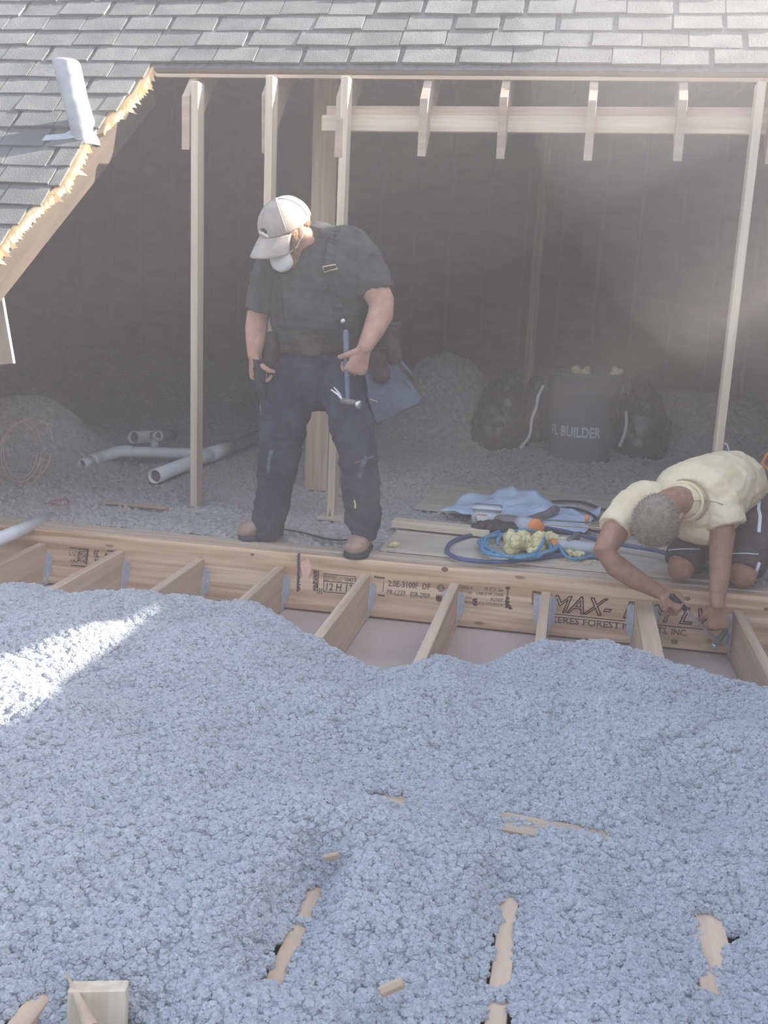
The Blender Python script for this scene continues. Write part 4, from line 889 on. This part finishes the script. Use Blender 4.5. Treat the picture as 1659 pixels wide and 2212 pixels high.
def head(bm, C, U, F, s=1.0):
    U, F = V(U).normalized(), V(F); F = (F - U * F.dot(U)).normalized(); R = F.cross(U); A = (R, F, U)
    def at(r, f, u): return C + (R * r + F * f + U * u) * s
    ell(bm, at(0, -.008, .035), A, (.077 * s, .098 * s, .088 * s)); ell(bm, at(0, .028, -.035), A, (.062 * s, .066 * s, .088 * s))
    ell(bm, at(0, .058, -.095), A, (.034 * s, .030 * s, .026 * s)); ell(bm, at(0, .078, .018), A, (.052 * s, .018 * s, .014 * s))
    loft(bm, [(at(0, .086, .008), .009 * s, .009 * s), (at(0, .108, -.030), .013 * s, .012 * s)], side=R, seg=10)
    for q in (-1, 1):
        ell(bm, at(q * .014, .094, -.034), A, (.009 * s, .011 * s, .008 * s)); ell(bm, at(q * .042, .070, -.025), A, (.022 * s, .020 * s, .020 * s))
        ell(bm, at(q * .077, -.010, -.008), A, (.008 * s, .019 * s, .031 * s)); ell(bm, at(q * .081, -.016, .006), A, (.006 * s, .014 * s, .017 * s))
    ell(bm, at(0, .088, -.064), A, (.025 * s, .012 * s, .007 * s)); ell(bm, at(0, .086, -.074), A, (.020 * s, .012 * s, .008 * s))
    return at, R, F, U
def face_bits(at, R, F, U, s, par):
    for q in (-1, 1):
        bm = bmesh.new(); ell(bm, at(q * .031, .079, .0), (R, F, U), (.0125 * s, .010 * s, .0115 * s), 12, 8); bobj('eye', bm, 'label', par, True)
        bm = bmesh.new(); loft(bm, [(at(q * .015, .094, .022), .004 * s, .003 * s), (at(q * .032, .094, .027), .005 * s, .003 * s), (at(q * .05, .082, .021), .003 * s, .003 * s)], side=U, seg=8); bobj('eyebrow', bm, 'hair', par, True)
def wrinkle(amp, f, seed, low=None):
    def fn(co, no):
        n = fbm(co * np.array(f), 3, seed); r = 1 - np.abs(n) * 2
        r2 = 1 - np.abs(fbm(co * np.array(f) * 2.1 + 3, 2, seed + 9)) * 2
        d = amp * (0.60 * r + 0.45 * fbm(co * np.array(f) * 0.5, 2, seed + 5) + 0.30 * r2)
        return d
    return fn
def boot(par, heel, toe, wd, top, m='boot', name='boot'):
    heel, toe = V(heel), V(toe); d = toe - heel; d.z = 0; L = d.length; d.normalize(); sd = V((d.y, -d.x, 0)); z0 = heel.z
    h = lambda t, z, o=0: heel + d * (L * t) + sd * o + V((0, 0, z))
    bm = bmesh.new()
    loft(bm, [(h(.06, .055), wd * .80, .052), (h(.25, .062), wd * .82, .056), (h(.50, .058), wd * .92, .048), (h(.72, .052), wd, .040), (h(.90, .048), wd * .86, .033)], side=sd, seg=18)
    loft(bm, [(h(.20, .05), wd * .80, .055), (h(.20, .11), wd * .78, .055), (V(top), wd * .78, .055)], side=sd, seg=18)
    b = vox(name, bm, .006, m, par, 2, lambda co, no: .0025 * fbm(co * 45, 3, 3))
    bm = bmesh.new(); out = []
    for t, w_ in ((-.03, .45), (.02, .80), (.25, .82), (.5, .95), (.72, 1.08), (.88, 1.0), (.98, .70), (1.03, .25)): out.append((t, w_))
    pl = [h(t, 0, wd * w_) for t, w_ in out] + [h(t, 0, -wd * w_) for t, w_ in out[::-1]]
    lo = [bm.verts.new(p) for p in pl]; hi = [bm.verts.new(p + V((0, 0, .026))) for p in pl]
    bm.faces.new(lo[::-1]); bm.faces.new(hi)
    for i in range(len(lo)): bm.faces.new((lo[i], lo[(i + 1) % len(lo)], hi[(i + 1) % len(lo)], hi[i]))
    bev(bm, .005, 2); bobj('sole', bm, 'sole', b, True)
    for k in range(4):
        t = .36 + k * .075; a = h(t, .112 - k * .012, -wd * .45); c = h(t, .112 - k * .012, wd * .45)
        bm = bmesh.new(); loft(bm, [(a, .003, .003), (h(t, .120 - k * .010), .003, .003), (c, .003, .003)], seg=6); bobj('lace', bm, 'sole', b, True)
    return b

# ---------------------------------------------------------------- the standing man
def P1(x, y, Y): return atY(x, y, Y)
s1 = 1.10
C1 = P1(620, 503, -.07); at1 = None
bm = bmesh.new()
at1, R1, F1, U1 = head(bm, C1, (-.25, -.45, .86), (-.55, -.65, -.5), s1)
nb = P1(688, 525, .05)
loft(bm, [(at1(0, -.035, -.03), .062, .064), (at1(0, -.03, -.08).lerp(nb, .5), .066, .068), (nb, .075, .07), (nb + V((0, .03, -.08)), .08, .06)], side=(1, .1, 0), seg=20)
loft(bm, [(V((-1.155, .20, .84)), .165, .115), (V((-1.15, .15, 1.0)), .175, .125), (V((-1.138, .07, 1.2)), .195, .12), (V((-1.13, .045, 1.30)), .14, .075)], side=(1, .15, .1), seg=24)
aR = [(P1(586, 585, .02), .050, .050), (P1(568, 640, .04), .055, .055), (P1(556, 690, .06), .050, .050), (P1(554, 715, .05), .051, .051), (P1(551, 745, .02), .040, .040), (P1(549, 768, .0), .030, .030)]
loft(bm, aR, seg=18)
aL = [(P1(770, 560, .09), .055, .055), (P1(800, 608, .07), .064, .064), (P1(824, 652, .05), .058, .058), (P1(822, 680, .02), .056, .056), (P1(806, 716, -.04), .046, .046), (P1(788, 750, -.10), .033, .033)]
loft(bm, aL, seg=18)
hR = P1(549, 766, .0); hL = P1(787, 752, -.10)
hand(bm, hR, (.06, -.06, -1), (.75, .65, .05), (.6, -.7, 0), (45, 58, 40), 1.12, 30)
hand(bm, hL, (-.30, -.08, -.92), (-.55, .75, .1), (-1, -.5, .1), (48, 62, 40), 1.16, 34)
for hx, kn, an in (((-1.285, .18, .80), P1(603, 985, .11), P1(587, 1148, .21)), ((-1.035, .18, .80), P1(774, 985, .03), P1(784, 1150, .13))):
    loft(bm, [(V(hx), .10, .10), (kn, .06, .065), (kn.lerp(an, .45), .055, .055), (an, .04, .045)], seg=16)
man = vox('person', bm, .0048, 'skin', None, 2)
tag(man, 'man in dusty cap, white dust mask and dark clothes standing bent over on the beam', 'person')
face_bits(at1, R1, F1, U1, s1, man)
# shirt
bm = bmesh.new()
loft(bm, [(V((-1.150, .185, .955)), .200, .145), (V((-1.146, .150, 1.03)), .212, .160), (V((-1.140, .100, 1.13)), .218, .160), (V((-1.135, .065, 1.24)), .222, .148), (V((-1.13, .050, 1.325)), .185, .122), (V((-1.13, .045, 1.385)), .10, .085)], side=(1, .15, .12), seg=30, round_ends=(False, True))
loft(bm, [(P1(600, 560, .01), .080, .090), (P1(579, 600, .02), .074, .080), (P1(570, 640, .04), .070, .072), (P1(567, 668, .045), .066, .068)], seg=20, round_ends=(True, False))
loft(bm, [(P1(750, 535, .08), .095, .095), (P1(783, 568, .085), .090, .088), (P1(803, 604, .075), .084, .082), (P1(813, 632, .065), .080, .078)], seg=20, round_ends=(True, False))
sh = vox('shirt', bm, .006, 'tshirt', man, 3, wrinkle(.010, (8, 8, 15), 12))
bs_ = bvh_of(sh)
# neckband
bm = bmesh.new(); ctr = nb + V((-.005, .0, -.012)); axn = (at1(0, -.03, -.1) - nb).normalized(); s_ = axn.orthogonal().normalized(); q_ = axn.cross(s_)
loft_pts = [ctr + (s_ * math.cos(a) + q_ * math.sin(a)) * .084 for a in [2 * math.pi * i / 24 for i in range(25)]]
loft(bm, [(p, .008, .008) for p in loft_pts], side=axn, seg=8); bobj('collar', bm, 'tshirt', sh, True)
# trousers
bm = bmesh.new()
kl, al = P1(603, 985, .10), P1(583, 1125, .20); kr, ar = P1(774, 985, .03), P1(784, 1120, .13)
loft(bm, [(V((-1.150, .185, .975)), .195, .140), (V((-1.150, .195, .88)), .205, .150), (V((-1.155, .20, .78)), .20, .140)], side=(1, .15, .1), seg=28)
loft(bm, [(V((-1.285, .185, .82)), .125, .13), (V((-1.285, .185, .82)).lerp(kl, .5), .112, .115), (kl, .090, .092), (kl.lerp(al, .5), .080, .085), (al, .076, .085), (P1(582, 1150, .22), .070, .085)], side=(1, 0, 0), seg=24, round_ends=(True, False))
loft(bm, [(V((-1.035, .185, .82)), .122, .13), (V((-1.035, .185, .82)).lerp(kr, .5), .105, .115), (kr, .084, .090), (kr.lerp(ar, .55), .078, .086), (ar, .082, .088), (P1(786, 1148, .13), .058, .068), (P1(786, 1163, .13), .056, .066)], side=(1, 0, 0), seg=24, round_ends=(True, False))
tr = vox('trousers', bm, .0065, 'jeans', man, 3, wrinkle(.013, (9, 9, 12), 31))
bt_ = bvh_of(tr)
for pts, wd in (([(790, 985), (784, 1005), (775, 1032)], .022), ([(766, 1000), (790, 992), (806, 986)], .008), ([(587, 972), (582, 990), (579, 1022)], .018)):
    strap('worn_patch', bt_, pts, wd, 'worn', tr, .0015, .001)
strap('paint_spot', bt_, [(766, 1080), (768, 1088), (767, 1097)], .008, 'fibre', tr, .003, .001)
# boots on the beam and the floor
boot(man, atZ(592, 1160, 0.002), atZ(519, 1167, 0.002), .052, P1(588, 1128, .21))
boot(man, V((-.905, .205, .002)), V((-.915, -.015, .002)), .053, P1(785, 1140, .14))
# cap
A1 = (R1, F1, U1); bm = bmesh.new()
g = bmesh.ops.create_uvsphere(bm, u_segments=36, v_segments=24, radius=1)['verts']
for v in g:
    if v.co.z < 0: v.co.z *= .25
Mx = Matrix([V(a) for a in A1]).transposed().to_4x4() @ Matrix.Diagonal((.094 * s1, .112 * s1, .098 * s1, 1)); Mx.translation = at1(0, -.006, .036)
bmesh.ops.transform(bm, matrix=Mx, verts=g)
cap = bobj('cap', bm, 'cap', man, True)
bc1 = bvh_of(cap)
bm = bmesh.new(); gr = []
for i in range(25):
    th = math.radians(-68 + 136 * i / 24); row = []
    for jx in range(9):
        q = jx / 8; ext = .082 * math.cos(th * .92) ** .7
        r = .0915 * math.sin(th) * (1 + .06 * q); f = .107 * math.cos(th) + ext * q; u = .034 - .028 * q - .034 * (math.sin(th) ** 2) * (0.4 + .6 * q) - .017 * q * q
        row.append(bm.verts.new(at1(r, f - .006, u)))
    gr.append(row)
for a, b in zip(gr, gr[1:]):
    for jx in range(8): bm.faces.new((a[jx], a[jx + 1], b[jx + 1], b[jx]))
vis = bobj('brim', bm, 'cap', cap, True); so = vis.modifiers.new('s', 'SOLIDIFY'); so.thickness = .005; so.offset = -1
bm = bmesh.new(); ell(bm, at1(0, -.006, .134), A1, (.011, .011, .006), 12, 8); bobj('button', bm, 'cap', cap, True)
for k in range(6):                           # panel seams
    an = math.radians(30 + 60 * k); pts = []
    for i in range(9):
        el = math.radians(6 + 80 * i / 8); pts.append((at1(.095 * math.cos(an) * math.cos(el), .113 * math.sin(an) * math.cos(el) - .006, .036 + .099 * math.sin(el)), .0016, .0016))
    bm = bmesh.new(); loft(bm, pts, seg=6); bobj('seam', bm, 'cap', cap, True)
strap('emblem', bc1, [(561, 500), (570, 505), (580, 511)], .010, 'label', cap, .002, .001)
strap('emblem', bc1, [(563, 497), (570, 496), (576, 503)], .013, 'black', cap, .0015, .001)
# mask
bm = bmesh.new(); g = ell(bm, at1(-.022, .080, -.072), A1, (.048 * s1, .043 * s1, .045 * s1), 24, 16)
mk = vox('dust_mask', bm, .005, 'mask', man, 1, lambda co, no: .0015 * fbm(co * 60, 2, 3))
bm = bmesh.new(); loft(bm, [(at1(-.048, .070, -.055), .0022, .0022), (at1(-.080, .03, -.035), .0022, .0022), (at1(-.086, -.02, .0), .0022, .0022)], seg=6); bobj('elastic', bm, 'mask', mk, True)
# beard and side hair below the cap
bm = bmesh.new()
for q in (-1, 1):
    loft(bm, [(at1(q * .073, .018, .02), .012, .022), (at1(q * .071, .022, -.02), .013, .022), (at1(q * .060, .030, -.062), .018, .026), (at1(q * .036, .050, -.100), .020, .022)], side=R1, seg=12)
    loft(bm, [(at1(q * .068, -.050, .03), .010, .022), (at1(q * .055, -.075, .015), .011, .022), (at1(q * .02, -.088, .01), .012, .022)], side=R1, seg=12)
loft(bm, [(at1(-.036, .050, -.102), .02, .02), (at1(0, .062, -.113), .024, .02), (at1(.036, .050, -.102), .02, .02)], seg=12)
vox('hair', bm, .004, 'hair', man, 1, lambda co, no: .003 * fbm(co * 90, 3, 6))
# braces, buckles, belt, pouches
sus = strap('suspender', bs_, [(729, 478), (718, 520), (712, 570), (720, 630), (733, 685)], .042, 'black', man, .005, .004)
sus2 = strap('suspender', bs_, [(600, 560), (599, 600), (603, 650), (608, 705)], .042, 'black', man, .005, .004)
def buckle(px, par, r=.0028, m='brass'):
    P = [hit(bs_, x, y, .012) for x, y in px]; P = [p[0] for p in P if p]
    bm = bmesh.new(); loft(bm, [(p, r, r) for p in P + [P[0], P[0].lerp(P[1], .1)]], seg=8, round_ends=(False, False)); return bobj('buckle', bm, m, par, True)
buckle([(697, 577), (724, 571), (727, 581), (700, 588)], sus, .0032, 'brass'); buckle([(588, 569), (606, 574), (606, 583), (590, 578)], sus2, .0030, 'brass')
bm = bmesh.new(); ell(bm, hit(bs_, 738, 690, .012)[0], ((1, 0, 0), (0, 1, 0), (0, 0, 1)), (.012, .008, .012), 12, 8); bobj('clip', bm, 'steel', sus, True)
bl = []
bm = bmesh.new(); cB = V((-1.150, .185, .955)); loopp = [cB + V((.218 * math.cos(a), .165 * math.sin(a), .018 * math.cos(a) + .012 * math.sin(a))) for a in [2 * math.pi * i / 40 for i in range(41)]]
loft(bm, [(p, .030, .007) for p in loopp], side=(0, 0, 1), seg=10, round_ends=(False, False)); belt = bobj('tool_belt', bm, 'leather', man, True)
bb_ = bvh_of(belt)
def bpt(x, y, off=.01):
    h = hit(bb_, x, y, off) or hit(bt_, x, y, off) or hit(bs_, x, y, off); return h[0]
P = [bpt(x, y, .012) for x, y in ((630, 719), (645, 722), (646, 738), (632, 735))]
bm = bmesh.new(); loft(bm, [(p, .0032, .0032) for p in P + [P[0]]], seg=8); bobj('buckle', bm, 'steel', belt, True)
bm = bmesh.new(); loft(bm, [(P[0].lerp(P[3], .5), .002, .002), (P[1].lerp(P[2], .5) + V((.01, 0, 0)), .002, .002)], seg=8); bobj('buckle_prong', bm, 'steel', belt, True)
def pouch(name, c, rx, ry, h, m, tilt=(0, 0), seed=0):
    bm = bmesh.new(); c = V(c); loft(bm, [(c + V((0, 0, h / 2)), rx, ry), (c, rx * 1.05, ry * 1.1), (c + V((tilt[0], tilt[1], -h / 2)), rx * .8, ry * .8)], side=(1, 0, 0), seg=18, round_ends=(False, True))
    rm = [(c + V((rx * 1.02 * math.cos(a), ry * 1.02 * math.sin(a), h / 2)), .006, .006) for a in [2 * math.pi * k / 20 for k in range(21)]]
    loft(bm, rm, side=(0, 0, 1), seg=8, round_ends=(False, False))
    return vox(name, bm, .005, m, belt, 2, lambda co, no: .006 * fbm(co * 22, 3, seed))
fp = pouch('front_pouch', P1(672, 745, .01), .060, .022, .075, 'leather', (.0, -.01), 1)
pouch('hip_pouch', P1(590, 752, .08), .040, .045, .13, 'leather', (-.02, -.02), 2)
pouch('hip_pouch', P1(834, 735, .13), .058, .050, .15, 'leather', (.03, 0), 3)
pouch('hip_pouch', P1(812, 780, .08), .045, .045, .12, 'leather', (.03, 0), 4)
# stiff blue-grey work bag swinging from the hip
bm = bmesh.new(); poly = [(788, 792), (845, 772), (866, 778), (921, 852), (905, 872), (812, 918), (800, 880)]
f_ = [bm.verts.new(P1(x, y, .06 + .0009 * (x - 790))) for x, y in poly]; k_ = [bm.verts.new(P1(x, y, .15 + .0009 * (x - 790))) for x, y in poly]
bm.faces.new(f_); bm.faces.new(k_[::-1])
for i in range(len(poly)): bm.faces.new((f_[i], k_[i], k_[(i + 1) % len(poly)], f_[(i + 1) % len(poly)]))
wb = vox('nail_bag', bm, .007, 'canvas', belt, 4, lambda co, no: .007 * fbm(co * 14, 3, 9))
bw_ = bvh_of(wb)
strap('trim_strip', bw_, [(858, 782), (885, 812), (912, 850)], .020, 'leather', wb, .004, .004); strap('stitched_seam', bw_, [(870, 822), (888, 842)], .004, 'sole', wb, .003, .002)
strap('stitched_seam', bw_, [(800, 862), (815, 868)], .004, 'brass', wb, .003, .002)
hs = pouch('holster', P1(561, 812, -.02), .026, .026, .14, 'black', (.012, 0), 6)
tl = pouch('holster_tip', P1(569, 842, -.02), .016, .014, .06, 'black', (.004, 0), 7)
# the hammer in his hand
hm = thing('hammer', 'claw hammer hanging head down from the standing man\'s hand', 'tool', P1(750, 870, -.125))
ha, hb = P1(747, 718, -.105), P1(751, 862, -.125)
bm = bmesh.new(); loft(bm, [(ha, .012, .015), (ha.lerp(hb, .4), .0125, .016), (hb, .009, .011)], seg=14); bobj('handle', bm, 'handle', hm, True)
hc = hb + V((0, 0, -.008)); bm = bmesh.new()
loft(bm, [(hc + V((-.02, 0, 0)), .014, .014), (hc + V((.02, -.01, -.004)), .013, .013), (hc + V((.036, -.014, -.006)), .012, .012)], side=(0, 1, 0), seg=14, round_ends=(True, False)); bobj('head', bm, 'toolgrey', hm, True)
lathe('face', [(0.0001, 0), (.017, 0), (.018, .004), (.018, .016), (.012, .022), (.0001, .022)], 'steel', hm, 18, hc + V((.062, -.026, -.010)), (-.9, .35, .1))
for q, (ex, ey) in enumerate(((716, 842), (722, 837))):
    e_ = P1(ex, ey, -.135 + .02 * q); bm = bmesh.new(); m_ = hc.lerp(e_, .5) + V((-.008, 0, .004))
    loft(bm, [(hc + V((-.02, .006 * q, 0)), .008, .009), (m_, .006, .008), (e_, .004, .006)], seg=8); bobj('claw', bm, 'steel', hm, True)

# ---------------------------------------------------------------- the kneeling man
s2 = 1.12
C2 = P1(1424, 1120, -.20)
bm = bmesh.new(); at2, R2, F2, U2 = head(bm, C2, (-.35, -.85, -.40), (.15, .35, -.92), s2)
nb2 = P1(1478, 1082, -.01)
loft(bm, [(at2(0, -.035, -.02), .058, .060), (at2(0, -.03, -.07).lerp(nb2, .5), .060, .062), (nb2, .070, .066), (nb2 + V((.03, .05, -.02)), .06, .05)], side=(1, -.3, 0), seg=20)
PV = V((.75, .42, .40))
loft(bm, [(PV, .15, .12), (PV.lerp(nb2, .4), .16, .115), (PV.lerp(nb2, .8), .13, .075)], side=(.95, -.30, 0), seg=24)
aR2 = [(P1(1372, 1096, -.02), .050, .050), (P1(1333, 1140, -.10), .060, .060), (P1(1306, 1190, -.17), .050, .050), (P1(1330, 1222, -.17), .048, .048), (P1(1375, 1253, -.16), .042, .042), (P1(1422, 1278, -.145), .031, .031)]
loft(bm, aR2, seg=18)
aL2 = [(P1(1552, 1100, .02), .050, .050), (P1(1560, 1150, -.02), .054, .054), (P1(1556, 1205, -.06), .046, .046), (P1(1555, 1235, -.09), .043, .043), (P1(1551, 1275, -.12), .037, .037), (P1(1549, 1305, -.135), .030, .030)]
loft(bm, aL2, seg=18)
hd2 = (P1(1468, 1302, -.15) - P1(1422, 1278, -.145)).normalized()
hand(bm, P1(1426, 1280, -.145), hd2, (.25, .50, -.80), (.2, -.8, -.2), (62, 72, 45), 1.05, 48)
hand(bm, P1(1550, 1306, -.135), (.16, .02, -.95), (.1, .95, .0), (-1, 0, 0), (45, 60, 45), 1.08, 22)
KA, KB = V((.527, .085, .074)), V((.785, .075, .074))
for hp, kn, an in ((V((.70, .42, .33)), KA, V((.60, .50, .07))), (V((.88, .42, .33)), KB, V((.87, .50, .07)))):
    loft(bm, [(hp, .10, .10), (hp.lerp(kn, .6), .078, .078), (kn, .058, .058)], seg=18); loft(bm, [(kn, .058, .056), (kn.lerp(an, .4), .055, .052), (an, .038, .040), (an + V((.0, .12, -.01)), .036, .03)], seg=16)
kman = vox('person', bm, .0046, 'skin2', None, 2)
tag(kman, 'man in pale yellow T-shirt and dark shorts kneeling on the beam, head down', 'person')
face_bits(at2, R2, F2, U2, s2, kman)
# hair: short grey cap over the skull
bm = bmesh.new(); g = bmesh.ops.create_uvsphere(bm, u_segments=40, v_segments=28, radius=1)['verts']
Mx = Matrix([R2, F2, U2]).transposed().to_4x4() @ Matrix.Diagonal((.0815 * s2, .1035 * s2, .094 * s2, 1)); Mx.translation = at2(0, -.008, .034)
kill = [v for v in g if v.co.y > .62 - .1 * v.co.z or v.co.z < -.45 + .5 * max(0, v.co.y)]
bmesh.ops.delete(bm, geom=kill, context='VERTS'); bmesh.ops.transform(bm, matrix=Mx, verts=bm.verts)
hr = bobj('hair', bm, 'grey', kman, True); so = hr.modifiers.new('s', 'SOLIDIFY'); so.thickness = .006; so.offset = -1
bm = bmesh.new(); rr = random.Random(4); src = [(v.co.copy(), v.normal.copy()) for v in hr.data.vertices]; wh = at2(0, -.04, .13)
for i in range(2200):
    p, n_ = src[rr.randrange(len(src))]; p = p + V((rr.uniform(-.006, .006), rr.uniform(-.006, .006), rr.uniform(-.006, .006)))
    n_ = (p - at2(0, -.008, .034)).normalized(); d = (p - wh); d = (d - n_ * d.dot(n_)).normalized() + V((rr.uniform(-.25, .25), rr.uniform(-.25, .25), rr.uniform(-.25, .25)))
    t = d.cross(n_).normalized() * .0014; e_ = p + d.normalized() * rr.uniform(.014, .024) + n_ * .0015
    bm.faces.new([bm.verts.new(q) for q in (p - t, p + t, e_)])
tag(bobj('hair_strands', bm, 'strand', hr), kind='stuff')
# T-shirt
bm = bmesh.new(); sd2 = (.95, -.30, 0.02)
loft(bm, [(V((.785, .44, .40)), .145, .125), (V((.73, .34, .425)), .160, .145), (V((.64, .20, .415)), .180, .155), (V((.555, .09, .385)), .200, .150), (V((.505, .02, .38)), .150, .110), (nb2 + V((0, .0, 0)), .085, .075)], side=sd2, seg=30, round_ends=(False, True))
loft(bm, [(V((.62, .16, .33)), .15, .11), (V((.56, .06, .27)), .14, .07)], side=sd2, seg=24)
loft(bm, [(P1(1395, 1080, .0), .085, .085), (P1(1362, 1100, -.04), .080, .080), (P1(1338, 1128, -.085), .074, .072), (P1(1327, 1144, -.115), .072, .068)], seg=20, round_ends=(True, False))
loft(bm, [(P1(1540, 1070, .06), .088, .090), (P1(1556, 1098, .02), .086, .086), (P1(1565, 1122, .0), .082, .078), (P1(1569, 1136, -.01), .080, .074)], side=(1, 0, .25), seg=20, round_ends=(True, False))
ts = vox('t_shirt', bm, .0055, 'yellow', kman, 3, wrinkle(.0075, (9, 7, 11), 44))
bts = bvh_of(ts)
for pts in ([(1494, 1082), (1520, 1081), (1545, 1084), (1562, 1090)], [(1530, 1143), (1556, 1150), (1590, 1140), (1606, 1120)], [(1322, 1125), (1340, 1150), (1366, 1158)]):
    strap('seam', bts, pts, .0035, 'seam', ts, .0025, .002)
ax2 = (at2(0, -.035, -.05) - nb2).normalized(); cc = nb2 + ax2 * .012; sA = ax2.cross(V((0, 0, 1))).normalized(); sB = ax2.cross(sA)
for rr_, th in ((.083, .0075), (.094, .0045)):
    bm = bmesh.new(); loft(bm, [(cc - ax2 * (rr_ - .083) * 2.2 + sA * (rr_ * 1.05 * math.cos(a)) + sB * (rr_ * .95 * math.sin(a)), th, th) for a in [2 * math.pi * i / 28 for i in range(29)]], side=ax2, seg=8); bobj('collar', bm, 'yellow' if th > .005 else 'seam', ts, True)
# shorts
bm = bmesh.new()
loft(bm, [(V((.77, .40, .41)), .145, .115), (V((.79, .46, .34)), .16, .13), (V((.78, .44, .27)), .16, .12)], side=(1, -.1, 0), seg=24)
loft(bm, [(V((.70, .40, .33)), .115, .115), (V((.61, .24, .20)), .098, .105), (V((.55, .125, .115)), .084, .085), (V((.533, .098, .09)), .078, .072)], side=(1, -.2, 0), seg=22, round_ends=(True, False))
loft(bm, [(V((.86, .40, .33)), .105, .110), (V((.84, .22, .21)), .098, .110), (V((.80, .115, .118)), .084, .088), (V((.79, .09, .09)), .078, .072)], side=(1, -.2, 0), seg=22, round_ends=(True, False))
so_ = vox('shorts', bm, .006, 'shorts', kman, 3, wrinkle(.008, (9, 9, 9), 51))
bso = bvh_of(so_)
strap('paint_streak', bso, [(1641, 1062), (1638, 1100), (1642, 1115), (1639, 1150)], .014, 'paint', so_, .003, .002); strap('paint_streak', bso, [(1640, 1215), (1632, 1240), (1624, 1250)], .014, 'paint', so_, .003, .002)
strap('chalk_line', bso, [(1432, 1190), (1470, 1186), (1512, 1186)], .004, 'paint', so_, .002, .001); strap('chalk_line', bso, [(1582, 1196), (1610, 1195), (1638, 1197)], .004, 'paint', so_, .002, .001)
bm = bmesh.new(); loft(bm, [(V((.905, .50, .44)), .05, .02), (V((.94, .50, .40)), .055, .02), (V((.955, .47, .355)), .04, .018)], side=(0, 1, 0), seg=14); bobj('rear_pocket', bm, 'worn', so_, True)
# his tool: steel bar with a claw head
pb_ = thing('claw_hammer', 'steel claw hammer in the kneeling man\'s hand, head against the hanger', 'tool', P1(1555, 1400, -.07))
ta, tb = P1(1452, 1288, -.175), P1(1548, 1382, -.06)
bm = bmesh.new(); loft(bm, [(ta, .013, .013), (ta.lerp(tb, .28), .012, .012)], seg=12); bobj('grip', bm, 'black', pb_, True)
bm = bmesh.new(); loft(bm, [(ta.lerp(tb, .25), .0065, .0065), (tb, .0075, .0065)], seg=12); bobj('shaft', bm, 'steel', pb_, True)
bm = bmesh.new(); loft(bm, [(P1(1546, 1392, -.06), .012, .012), (P1(1556, 1378, -.06), .013, .013), (P1(1568, 1362, -.06), .011, .011)], seg=12); bobj('head', bm, 'toolgrey', pb_, True)
for q in (-1, 1):
    bm = bmesh.new(); loft(bm, [(P1(1566, 1364, -.06), .007, .007), (P1(1574, 1374, -.06 + .012 * q), .006, .006), (P1(1570, 1390, -.06 + .016 * q), .004, .004)], seg=8); bobj('claw', bm, 'toolgrey', pb_, True)
lathe('face', [(0.0001, 0), (.014, 0), (.015, .012), (.010, .018), (.0001, .018)], 'steel', pb_, 16, P1(1540, 1398, -.06), (.5, 0, .7))

# ================================================================ DUST IN THE AIR, ADDED GLOW CLOUD
m = bpy.data.materials.new('dust'); m.use_nodes = True; n = m.node_tree.nodes; n.clear()
vs = n.new('ShaderNodeVolumeScatter'); vs.inputs['Color'].default_value = (1.0, 0.94, 0.93, 1); vs.inputs['Density'].default_value = HAZE; vs.inputs['Anisotropy'].default_value = 0.6
ou = n.new('ShaderNodeOutputMaterial'); m.node_tree.links.new(vs.outputs[0], ou.inputs['Volume'])
MT['dust'] = m
bm = bmesh.new(); box_bm(bm, -1.0, 1.3, 2.0, 12.2, 12.8, 5.6)
hz = bobj('dust_haze', bm, 'dust')
tag(hz, 'thin pale dust haze hanging in the air over the whole place', 'haze', kind='stuff')
pm = m.copy(); pm.name = 'glow_volume'; pm.node_tree.nodes['Volume Scatter'].inputs['Density'].default_value = 0.05  # denser scatter volume added to make the upper right glow
bm = bmesh.new(); ell(bm, (0.80, -1.55, 1.95), ((1, 0, 0), (0, 1, 0), (0, 0, 1)), (1.02, 1.6, 1.05), 32, 20)
tag(bobj('glow_volume', bm, pm, None, True), 'added denser haze volume that brightens the upper right above the kneeling man', 'haze', kind='stuff')
